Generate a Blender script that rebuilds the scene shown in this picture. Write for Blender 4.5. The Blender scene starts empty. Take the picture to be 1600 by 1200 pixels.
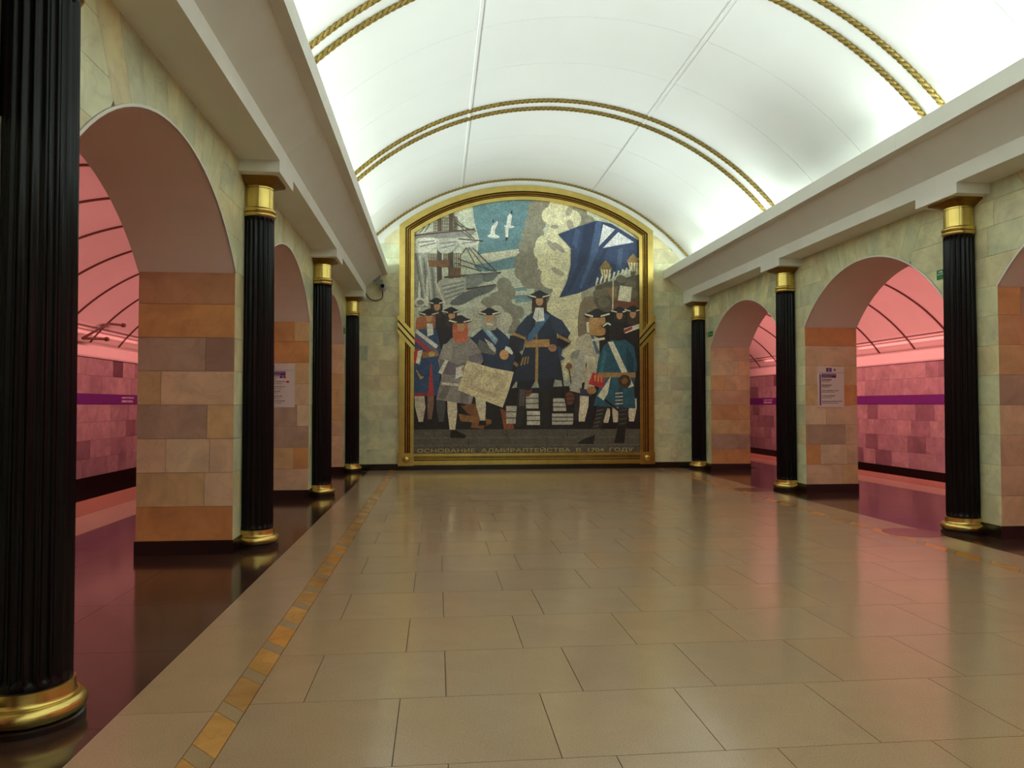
import bpy, bmesh, math, random
from mathutils import Vector
C = bpy.context.scene.collection
S = bpy.context.scene
PI = math.pi
rng = random.Random(7)

# ------------------------------------------------------------------ camera
cam_d = bpy.data.cameras.new('camera'); cam = bpy.data.objects.new('camera', cam_d); C.objects.link(cam)
cam.location = (0, 0, 1.6)
cam.rotation_euler = (PI/2 + 0.0282, 0, -0.1006)
cam_d.sensor_width = 36.0; cam_d.lens = 36.0*1160/1600
cam_d.clip_start = 0.05; cam_d.clip_end = 200
S.camera = cam

# ------------------------------------------------------------------ world, exposure
w = bpy.data.worlds.new('world'); S.world = w; w.use_nodes = True
w.node_tree.nodes['Background'].inputs[0].default_value = (0, 0, 0, 1)
w.node_tree.nodes['Background'].inputs[1].default_value = 0
S.view_settings.view_transform = 'Standard'; S.view_settings.look = 'None'
S.view_settings.gamma = 1; S.view_settings.use_curve_mapping = False
S.view_settings.exposure = 0.0

# ------------------------------------------------------------------ key dimensions (metres); hall runs along +Y
XC = 2.268            # hall axis
YB = 18.47            # end wall
YF = -6.0             # wall behind the camera
P0, PITCH = 8.76, 4.72
PIERS = [P0 + PITCH*k for k in (-3, -2, -1, 0, 1, 2)]
COL, FACE, BACK = 4.322, 4.45, 5.45      # offsets from the axis: column axis, wall face, tunnel face
HALF = 1.88           # half of an arch opening
SPRING, ARC_R, ARC_Z = 3.05, 2.45, 1.48
VZ, VR = 1.785, 5.505                    # main vault circle
TVX, TVZ, TVR = 7.0, 0.39, 4.6           # tunnel vault circle (offset, z, radius)
TW = 10.7                                # track wall offset
TY1 = 32.0

# ------------------------------------------------------------------ lights
def area(name, loc, direction, sx, sy, power, color):
    d = bpy.data.lights.new(name, 'AREA'); d.shape = 'RECTANGLE'; d.size = sx; d.size_y = sy
    d.energy = power; d.color = color
    o = bpy.data.objects.new(name, d); C.objects.link(o); o.location = loc
    o.rotation_euler = Vector(direction).to_track_quat('-Z', 'Y').to_euler()
    return o
HALL_COLOR = (0.86, 1.0, 0.99)
HALL_W = 17.5
y = -5.45
k = 0
while y < 18.2:
    for s in (-1, 1):
        p = HALL_W*(0.5 if y > 17 else 1)
        if s == 1 and abs(y - 11.4) < 0.75: p *= 0.12        # a dead tube on the right cove
        a = area('cove_lamp', (XC + s*4.02, y, 4.96), (-s*1.0, 0, 0.42), 1.02, 0.07, p, HALL_COLOR); a.data.spread = math.radians(122)
        area('cove_tube', (XC + s*4.22, y, 4.97), (-s*0.35, 0, 1), 0.62, 0.05, p*0.85, HALL_COLOR)
    y += 1.35; k += 1
TUN_COLOR = (1.0, 0.34, 0.32)
for s, p in ((-1, 78.0), (1, 115.0)):
    for yy in (-1.0, 5.5, 12.0, 18.5, 25.0):
        a = area('platform_lamp', (XC + s*5.75, yy, 4.25), (s*1.0, 0, -0.33), 6.0, 0.16, p*1.35, TUN_COLOR); a.data.spread = math.radians(120)
        a = area('platform_lamp', (XC + s*10.5, yy, 3.25), (-s*0.35, 0, 1), 6.0, 0.12, p*0.05, TUN_COLOR)

# ------------------------------------------------------------------ colour helper
def srgb(r, g, b):
    f = lambda c: (c/255/12.92) if c/255 <= 0.04045 else ((c/255+0.055)/1.055)**2.4
    return (f(r), f(g), f(b), 1.0)

# ------------------------------------------------------------------ materials
def new_mat(name):
    m = bpy.data.materials.new(name); m.use_nodes = True
    nt = m.node_tree; b = nt.nodes['Principled BSDF']
    return m, nt, b
def plain(name, col, rough=0.5, metal=0.0, spec=0.5, noise=0.0, scale=8.0, bump=0.0):
    m, nt, b = new_mat(name)
    b.inputs['Base Color'].default_value = col; b.inputs['Roughness'].default_value = rough
    b.inputs['Metallic'].default_value = metal; b.inputs['Specular IOR Level'].default_value = spec
    if noise or bump:
        g = nt.nodes.new('ShaderNodeNewGeometry')
        n = nt.nodes.new('ShaderNodeTexNoise'); n.inputs['Scale'].default_value = scale; n.inputs['Detail'].default_value = 4
        nt.links.new(g.outputs['Position'], n.inputs['Vector'])
        if noise:
            mr = nt.nodes.new('ShaderNodeMapRange'); mr.inputs[1].default_value = 0.25; mr.inputs[2].default_value = 0.75
            mr.inputs[3].default_value = 1-noise; mr.inputs[4].default_value = 1+noise
            nt.links.new(n.outputs['Fac'], mr.inputs[0])
            mx = nt.nodes.new('ShaderNodeMix'); mx.data_type = 'RGBA'; mx.blend_type = 'MULTIPLY'; mx.inputs[0].default_value = 1
            mx.inputs[6].default_value = col
            nt.links.new(mr.outputs[0], mx.inputs[7]); nt.links.new(mx.outputs[2], b.inputs['Base Color'])
        if bump:
            bp = nt.nodes.new('ShaderNodeBump'); bp.inputs['Strength'].default_value = bump; bp.inputs['Distance'].default_value = 0.01
            nt.links.new(n.outputs['Fac'], bp.inputs['Height']); nt.links.new(bp.outputs[0], b.inputs['Normal'])
    return m
def stone(name, rough, vein=0.5, speck=0.0, spec=0.5, vein_col=(0.30, 0.20, 0.10, 1), rough2=None):
    """stone whose base colour is the object's own colour: clouds, veins and fine speckle on top"""
    m, nt, b = new_mat(name)
    L = nt.links.new
    oi = nt.nodes.new('ShaderNodeObjectInfo'); g = nt.nodes.new('ShaderNodeNewGeometry')
    mul = nt.nodes.new('ShaderNodeMath'); mul.operation = 'MULTIPLY'; mul.inputs[1].default_value = 37.0
    L(oi.outputs['Random'], mul.inputs[0])
    add = nt.nodes.new('ShaderNodeVectorMath'); add.operation = 'ADD'
    L(g.outputs['Position'], add.inputs[0]); L(mul.outputs[0], add.inputs[1])
    n1 = nt.nodes.new('ShaderNodeTexNoise'); n1.inputs['Scale'].default_value = 2.6; n1.inputs['Detail'].default_value = 5
    n1.inputs['Distortion'].default_value = 0.8
    L(add.outputs[0], n1.inputs['Vector'])
    mr = nt.nodes.new('ShaderNodeMapRange'); mr.inputs[1].default_value = 0.3; mr.inputs[2].default_value = 0.7
    mr.inputs[3].default_value = 1-0.22*vein; mr.inputs[4].default_value = 1+0.2*vein
    L(n1.outputs['Fac'], mr.inputs[0])
    m1 = nt.nodes.new('ShaderNodeMix'); m1.data_type = 'RGBA'; m1.blend_type = 'MULTIPLY'; m1.inputs[0].default_value = 1
    L(oi.outputs['Color'], m1.inputs[6]); L(mr.outputs[0], m1.inputs[7])
    n2 = nt.nodes.new('ShaderNodeTexNoise'); n2.inputs['Scale'].default_value = 1.7; n2.inputs['Detail'].default_value = 6
    n2.inputs['Distortion'].default_value = 2.2
    L(add.outputs[0], n2.inputs['Vector'])
    cr = nt.nodes.new('ShaderNodeValToRGB')
    e = cr.color_ramp.elements; e[0].position = 0.46; e[0].color = (0, 0, 0, 1); e[1].position = 0.54; e[1].color = (0, 0, 0, 1)
    mid = e.new(0.5); mid.color = (1, 1, 1, 1)
    L(n2.outputs['Fac'], cr.inputs[0])
    sc = nt.nodes.new('ShaderNodeMath'); sc.operation = 'MULTIPLY'; sc.inputs[1].default_value = 0.16*vein
    L(cr.outputs[0], sc.inputs[0])
    m2 = nt.nodes.new('ShaderNodeMix'); m2.data_type = 'RGBA'; m2.blend_type = 'MIX'
    L(sc.outputs[0], m2.inputs[0]); L(m1.outputs[2], m2.inputs[6]); m2.inputs[7].default_value = vein_col
    out = m2.outputs[2]
    if speck:
        v = nt.nodes.new('ShaderNodeTexNoise'); v.inputs['Scale'].default_value = 130; v.inputs['Detail'].default_value = 2
        L(g.outputs['Position'], v.inputs['Vector'])
        r2 = nt.nodes.new('ShaderNodeMapRange'); r2.inputs[1].default_value = 0.3; r2.inputs[2].default_value = 0.7
        r2.inputs[3].default_value = 1-speck; r2.inputs[4].default_value = 1+speck
        L(v.outputs['Fac'], r2.inputs[0])
        m3 = nt.nodes.new('ShaderNodeMix'); m3.data_type = 'RGBA'; m3.blend_type = 'MULTIPLY'; m3.inputs[0].default_value = 1
        L(out, m3.inputs[6]); L(r2.outputs[0], m3.inputs[7]); out = m3.outputs[2]
    L(out, b.inputs['Base Color'])
    b.inputs['Roughness'].default_value = rough; b.inputs['Specular IOR Level'].default_value = spec
    return m
def tessera(name):
    m, nt, b = new_mat(name); L = nt.links.new
    oi = nt.nodes.new('ShaderNodeObjectInfo'); g = nt.nodes.new('ShaderNodeNewGeometry')
    v = nt.nodes.new('ShaderNodeTexVoronoi'); v.inputs['Scale'].default_value = 42
    L(g.outputs['Position'], v.inputs['Vector'])
    sep = nt.nodes.new('ShaderNodeSeparateColor'); L(v.outputs['Color'], sep.inputs[0])
    mr = nt.nodes.new('ShaderNodeMapRange'); mr.inputs[3].default_value = 0.72; mr.inputs[4].default_value = 1.25
    L(sep.outputs[0], mr.inputs[0])
    n = nt.nodes.new('ShaderNodeTexNoise'); n.inputs['Scale'].default_value = 5; n.inputs['Detail'].default_value = 4
    L(g.outputs['Position'], n.inputs['Vector'])
    mr2 = nt.nodes.new('ShaderNodeMapRange'); mr2.inputs[1].default_value = 0.3; mr2.inputs[2].default_value = 0.7
    mr2.inputs[3].default_value = 0.82; mr2.inputs[4].default_value = 1.15
    L(n.outputs['Fac'], mr2.inputs[0])
    mu = nt.nodes.new('ShaderNodeMath'); mu.operation = 'MULTIPLY'; L(mr.outputs[0], mu.inputs[0]); L(mr2.outputs[0], mu.inputs[1])
    mx = nt.nodes.new('ShaderNodeMix'); mx.data_type = 'RGBA'; mx.blend_type = 'MULTIPLY'; mx.inputs[0].default_value = 1
    L(oi.outputs['Color'], mx.inputs[6]); L(mu.outputs[0], mx.inputs[7]); L(mx.outputs[2], b.inputs['Base Color'])
    b.inputs['Roughness'].default_value = 0.45
    bp = nt.nodes.new('ShaderNodeBump'); bp.inputs['Strength'].default_value = 0.25; bp.inputs['Distance'].default_value = 0.004
    L(v.outputs['Distance'], bp.inputs['Height']); L(bp.outputs[0], b.inputs['Normal'])
    return m

M = {}
M['marble'] = stone('polished_marble', 0.3, vein=0.8, vein_col=srgb(150, 95, 45))
M['track_marble'] = stone('track_marble', 0.35, vein=1.0, speck=0.12, vein_col=srgb(70, 40, 50))
M['slab'] = stone('floor_granite', 0.15, vein=0.2, speck=0.16, spec=0.4, vein_col=srgb(120, 100, 75))
M['dark_granite'] = stone('dark_granite', 0.12, vein=0.25, speck=0.3, vein_col=srgb(40, 28, 22))
M['orange_marble'] = stone('orange_marble', 0.2, vein=0.9, vein_col=srgb(120, 70, 20))
M['joint'] = plain('joint_grout', srgb(52, 58, 36), 0.8)
M['mortar'] = plain('mortar', srgb(120, 108, 84), 0.8)
M['black_base'] = plain('black_granite', srgb(34, 24, 20), 0.25, noise=0.2, scale=60)
M['white'] = plain('white_paint', srgb(240, 241, 230), 0.55, noise=0.03, scale=2)
M['vault'] = plain('vault_paint', srgb(236, 236, 230), 0.45, noise=0.015, scale=1.2)
M['plaster'] = plain('arch_plaster', srgb(232, 224, 212), 0.6, noise=0.04, scale=1.5)
M['tunnel'] = plain('tunnel_paint', srgb(226, 212, 206), 0.6, noise=0.03, scale=1.5)
M['rib'] = plain('tunnel_rib', srgb(96, 62, 50), 0.6)
M['gold'] = plain('polished_brass', srgb(214, 188, 108), 0.26, metal=1.0, noise=0.12, scale=5)
M['gold_dark'] = plain('aged_brass', srgb(140, 104, 48), 0.38, metal=1.0, noise=0.2, scale=9)
M['rope'] = plain('gilt_rope', srgb(150, 126, 58), 0.4, metal=0.5, noise=0.2, scale=20)
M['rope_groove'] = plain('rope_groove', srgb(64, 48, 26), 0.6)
M['groove'] = plain('frame_groove', srgb(58, 42, 18), 0.5, metal=0.5)
M['black'] = plain('black_polished_stone', srgb(12, 12, 14), 0.2, spec=0.2)
M['violet'] = plain('violet_sign', srgb(98, 28, 118), 0.45)
M['sign_white'] = plain('sign_white', srgb(222, 214, 208), 0.4)
M['sign_black'] = plain('sign_black', srgb(40, 34, 40), 0.5)
M['sign_violet'] = plain('sign_violet', srgb(88, 40, 120), 0.5)
M['sign_red'] = plain('sign_red', srgb(196, 60, 50), 0.5)
M['band_text'] = plain('band_lettering', srgb(235, 225, 220), 0.5)
M['green'] = plain('exit_green', srgb(30, 128, 72), 0.4)
M['grey'] = plain('camera_grey', srgb(150, 152, 146), 0.4)
M['lens'] = plain('camera_lens', srgb(10, 10, 12), 0.1)
M['cable'] = plain('cable_grey', srgb(70, 70, 58), 0.6)
M['pale_band'] = plain('platform_pale_stone', srgb(206, 176, 146), 0.25, noise=0.08, scale=20)
M['tan_band'] = plain('platform_tan_stone', srgb(178, 128, 88), 0.25, noise=0.1, scale=20)
M['ballast'] = plain('track_bed', srgb(46, 38, 36), 0.9, noise=0.3, scale=12)
M['tess'] = tessera('glass_tesserae')
M['letter'] = plain('mosaic_lettering', srgb(206, 188, 120), 0.4, metal=0.2)

# ------------------------------------------------------------------ mesh helpers
def mesh_obj(name, verts, faces, mat, parent=None, smooth=False, loc=None):
    me = bpy.data.meshes.new(name); me.from_pydata(verts, [], faces); me.update()
    if mat: me.materials.append(mat)
    if smooth:
        for p in me.polygons: p.use_smooth = True
    o = bpy.data.objects.new(name, me); C.objects.link(o)
    if parent: o.parent = parent
    if loc: o.location = loc
    return o
def box_data(x0, x1, y0, y1, z0, z1):
    v = [(x0,y0,z0),(x1,y0,z0),(x1,y1,z0),(x0,y1,z0),(x0,y0,z1),(x1,y0,z1),(x1,y1,z1),(x0,y1,z1)]
    f = [(3,2,1,0),(4,5,6,7),(0,1,5,4),(1,2,6,5),(2,3,7,6),(3,0,4,7)]
    return v, f
def box(name, x0, x1, y0, y1, z0, z1, mat, parent=None):
    if x0 > x1: x0, x1 = x1, x0
    return mesh_obj(name, *box_data(x0, x1, y0, y1, z0, z1), mat, parent)
class MB:
    def __init__(s): s.v = []; s.f = []
    def add(s, v, f):
        n = len(s.v); s.v += v; s.f += [tuple(i+n for i in q) for q in f]
    def box(s, x0, x1, y0, y1, z0, z1):
        if x0 > x1: x0, x1 = x1, x0
        s.add(*box_data(x0, x1, y0, y1, z0, z1))
    def build(s, name, mat, parent=None, smooth=False): return mesh_obj(name, s.v, s.f, mat, parent, smooth)
def prism(pts, axis, a, b):
    """extrude a 2-D outline: axis 'x' -> pts are (y,z); 'y' -> (x,z); 'z' -> (x,y)"""
    n = len(pts)
    def P(p, t): return (t, p[0], p[1]) if axis == 'x' else ((p[0], t, p[1]) if axis == 'y' else (p[0], p[1], t))
    v = [P(p, a) for p in pts] + [P(p, b) for p in pts]
    f = [tuple(range(n)), tuple(range(2*n-1, n-1, -1))] + [(i, n+i, n+(i+1) % n, (i+1) % n) for i in range(n)]
    return v, f
def fix(o):
    bm = bmesh.new(); bm.from_mesh(o.data); bmesh.ops.recalc_face_normals(bm, faces=bm.faces); bm.to_mesh(o.data); bm.free()
    return o
def prism_obj(name, pts, axis, a, b, mat, parent=None): return fix(mesh_obj(name, *prism(pts, axis, a, b), mat, parent))
_unit = {}
def tile(name, x0, x1, y0, y1, z0, z1, mat, color, parent):
    """a rectangular tile; all of one material share the mesh data"""
    key = (name, mat.name)
    if key not in _unit:
        me = bpy.data.meshes.new(name); v, f = box_data(-.5, .5, -.5, .5, -.5, .5); me.from_pydata(v, [], f); me.update()
        me.materials.append(mat); _unit[key] = me
    o = bpy.data.objects.new(name, _unit[key]); C.objects.link(o); o.parent = parent
    o.location = ((x0+x1)/2, (y0+y1)/2, (z0+z1)/2); o.scale = (abs(x1-x0), abs(y1-y0), abs(z1-z0)); o.color = color
    return o
def lathe(profile, n=48, cx=0, cy=0):
    v = []; f = []
    for r, z in profile:
        for i in range(n):
            a = 2*PI*i/n; v.append((cx + r*math.cos(a), cy + r*math.sin(a), z))
    m = len(profile)
    for j in range(m-1):
        for i in range(n):
            f.append((j*n+i, j*n+(i+1) % n, (j+1)*n+(i+1) % n, (j+1)*n+i))
    f.append(tuple(range(n-1, -1, -1))); f.append(tuple((m-1)*n+i for i in range(n)))
    return v, f
def tube(pts, r, n=8):
    pts = [Vector(p) for p in pts]; v = []; f = []
    for i, p in enumerate(pts):
        t = (pts[min(i+1, len(pts)-1)] - pts[max(i-1, 0)]).normalized()
        a = t.orthogonal() if abs(t.z) > 0.9 else t.cross(Vector((0, 0, 1)))
        a.normalize(); b = t.cross(a)
        for k in range(n):
            q = p + r*(math.cos(2*PI*k/n)*a + math.sin(2*PI*k/n)*b); v.append(tuple(q))
    for i in range(len(pts)-1):
        for k in range(n): f.append((i*n+k, i*n+(k+1) % n, (i+1)*n+(k+1) % n, (i+1)*n+k))
    f.append(tuple(range(n-1, -1, -1))); f.append(tuple((len(pts)-1)*n+k for k in range(n)))
    return v, f
def thing(name, label, cat, loc=(0,0,0), group=None):
    o = bpy.data.objects.new(name, None); C.objects.link(o); o.location = loc; o.empty_display_size = 0.1
    o['label'] = label; o['category'] = cat; o['kind'] = 'thing'
    if group: o['group'] = group
    return o
def tag(o, label, cat, group=None):
    o['label'] = label; o['category'] = cat; o['kind'] = 'thing'
    if group: o['group'] = group
    return o
def struct(o, label=None):
    o['kind'] = 'structure'
    if label: o['label'] = label; o['category'] = 'structure' if False else label_cat(o.name)
    return o
def label_cat(n):
    n = n.split('.')[0].split('_')[0]
    return {'trim': 'trim', 'wall': 'wall', 'floor': 'floor', 'ceiling': 'ceiling', 'baseboard': 'baseboard'}.get(n, n)
def text_obj(name, body, mat, width, height, place, parent=None, depth=0.002, bold=0.0):
    """lettering as a thin mesh, fitted into width x height; place maps local (u right, v up, w out) to the parent's space"""
    cu = bpy.data.curves.new(name, 'FONT'); cu.body = body; cu.size = 1; cu.offset = bold; cu.resolution_u = 3; cu.extrude = 0.01
    tmp = bpy.data.objects.new(name, cu); C.objects.link(tmp)
    me = bpy.data.meshes.new_from_object(tmp.evaluated_get(bpy.context.evaluated_depsgraph_get()))
    bpy.data.objects.remove(tmp); bpy.data.curves.remove(cu)
    xs = [v.co.x for v in me.vertices]; ys = [v.co.y for v in me.vertices]; zs = [v.co.z for v in me.vertices]
    x0, x1, y0, y1, z0, z1 = min(xs), max(xs), min(ys), max(ys), min(zs), max(zs)
    sx = width/(x1-x0); sy = height/(y1-y0); sz = depth/max(z1-z0, 1e-6)
    for v in me.vertices: v.co = Vector(place((v.co.x-x0)*sx, (v.co.y-y0)*sy, (v.co.z-z0)*sz))
    me.materials.clear(); me.materials.append(mat)
    me.name = name
    o = bpy.data.objects.new(name, me); C.objects.link(o)
    if parent: o.parent = parent
    return fix(o)

# stone colours
PAL_WALL = [(srgb(226,220,178),5),(srgb(220,216,170),4),(srgb(210,214,176),3),(srgb(220,200,156),3),(srgb(214,186,136),1.5),(srgb(200,206,178),2),
            (srgb(182,188,166),1.0),(srgb(222,194,138),1.0),(srgb(178,172,146),0.8)]
PAL_JAMB = [(srgb(216,184,144),4),(srgb(210,176,124),3),(srgb(204,172,140),3),(srgb(220,200,160),2),(srgb(212,162,106),1.2),(srgb(180,158,134),1.6),(srgb(204,160,112),2)]
def pick(pal):
    t = rng.random()*sum(w_ for _, w_ in pal)
    for c, w_ in pal:
        t -= w_
        if t <= 0: break
    j = 1 + rng.uniform(-0.06, 0.06)
    if pal is PAL_WALL: c = tuple(0.5*a+0.5*b for a, b in zip(c, srgb(228,234,188)))
    return (c[0]*j, c[1]*j, c[2]*j, 1)

# ================================================================== FLOOR
floor = struct(box('floor', XC-BACK-2.7, XC+BACK+2.7, YF, TY1, -0.6, -0.012, M['joint']))
GAP = 0.0045
def slab_col():
    j = 1 + rng.uniform(-0.03, 0.03); h_ = rng.uniform(-2.5, 2.5)
    c = srgb(172+h_, 146, 114-h_); return (c[0]*j, c[1]*j, c[2]*j, 1)
SW, SL = 0.765, 0.765
XI = 3.26            # inner edge of the orange strip
row = 0; y0 = 3.37 - 3*SL
while y0 < YB - 0.01:
    y1 = min(y0 + SL, YB)
    off = -0.195 if row % 2 == 1 else 0.054
    x = off - 3*SW
    while x < XC + XI:
        a, b = max(x, XC-XI), min(x+SW, XC+XI)
        if XC-XI < x+SW < XC-XI+0.15: x += SW; a, b = XC-XI, x+SW
        if XC+XI-0.15 < b < XC+XI: b = XC+XI
        if a > XC+XI-0.15: break
        if b - a > 0.03: tile('floor_slab', a+GAP/2, b-GAP/2, y0+GAP/2, y1-GAP/2, -0.04, 0, M['slab'], slab_col(), floor)
        x += SW
    y0 = y1; row += 1
tile('floor_slab', XC-XI, XC+XI, YF, 3.37-3*SL-GAP, -0.04, 0, M['slab'], srgb(172,146,114), floor)
# border slabs between strip and dark granite, skewed rope strip of orange and pale marble
for s in (-1, 1):
    a, b = XC+s*3.415, XC+s*3.91
    yy = 1.0; n = 0
    while yy < YB:
        y1 = min(yy+1.53, YB)
        tile('border_slab', min(a,b)+GAP/2, max(a,b)-GAP/2, yy+GAP/2, y1-GAP/2, -0.04, 0, M['slab'], slab_col(), floor); yy = y1
    tile('border_slab', min(a,b), max(a,b), YF, 1.0, -0.04, 0, M['slab'], srgb(172,146,114), floor)
    xi, xo = XC+s*XI, XC+s*3.415
    per, ol, sk = 0.515, 0.375, 0.165
    meshes = {}
    def skew(l, nm, mat):
        ya, yb = GAP/2, l-GAP/2
        pts = [(xi-s*0.0-(-s)*GAP/2, ya), (xo-s*GAP/2, ya+sk), (xo-s*GAP/2, yb+sk), (xi+s*GAP/2, yb)]
        v, f = prism(pts, 'z', -0.04, 0.0); me = bpy.data.meshes.new(nm); me.from_pydata(v, [], f); me.update(); me.materials.append(mat)
        bm = bmesh.new(); bm.from_mesh(me); bmesh.ops.recalc_face_normals(bm, faces=bm.faces); bm.to_mesh(me); bm.free()
        return me
    mo, mp = skew(ol, 'orange_tile', M['orange_marble']), skew(per-ol, 'pale_tile', M['slab'])
    yy = 3.52 - 5*per - (0.0)
    while yy < YB-0.2:
        for me, dy, col in ((mo, 0, rng.choice((srgb(204,144,68), srgb(198,148,80), srgb(190,142,82)))), (mp, ol, srgb(164,140,104))):
            o = bpy.data.objects.new(me.name, me); C.objects.link(o); o.parent = floor; o.location = (0, yy+dy, 0); o.color = col
            if me is mo and yy+dy+ol+sk > YB: o.location.y = YB-ol-sk-0.002
        yy += per
# dark granite margin through the arches, platform bands
for s in (-1, 1):
    a, b = XC+s*3.91, XC+s*6.65
    yy = -2.0; mid = XC+s*5.45
    while yy < 24:
        y1 = yy+1.18
        for p, q in ((a, XC+s*4.9), (XC+s*4.9, XC+s*5.8), (XC+s*5.8, b)):
            j = rng.uniform(0.85, 1.15); c = srgb(62, 42, 34)
            if yy+0.6 > YB and abs(p-XC) < 5.4: continue
            tile('dark_slab', min(p,q)+0.0015, max(p,q)-0.0015, yy+0.0015, y1-0.0015, -0.04, 0, M['dark_granite'], (c[0]*j, c[1]*j, c[2]*j, 1), floor)
        yy = y1
    for p, q, m, nm in ((6.65, 7.35, 'pale_band', 'platform_band'), (7.35, 8.15, 'tan_band', 'platform_edge')):
        yy = -2.0
        while yy < TY1:
            y1 = min(yy+1.6, TY1); u, v = XC+s*p, XC+s*q
            box(nm, min(u,v)+.0015, max(u,v)-.0015, yy+.0015, y1-.0015, -0.04, 0, M[m], floor); yy = y1
# round inlays beside the right columns
for yy in (8.8, 13.55):
    o = mesh_obj('round_inlay', *lathe([(0.345, -0.02), (0.345, 0.0012)], 40, 5.93, yy), M['dark_granite'], floor); o.color = srgb(126, 84, 62)
# track beds
for s in (-1, 1):
    o = struct(box('floor_track_left' if s < 0 else 'floor_track_right', XC+s*8.15, XC+s*(TW+0.3), YF, TY1, -1.5, -1.1, M['ballast']))
    for q in (8.75, 10.27):
        box('rail', XC+s*q-0.035, XC+s*q+0.035, YF, TY1, -1.1, -0.95, M['gold_dark'], o)

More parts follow.
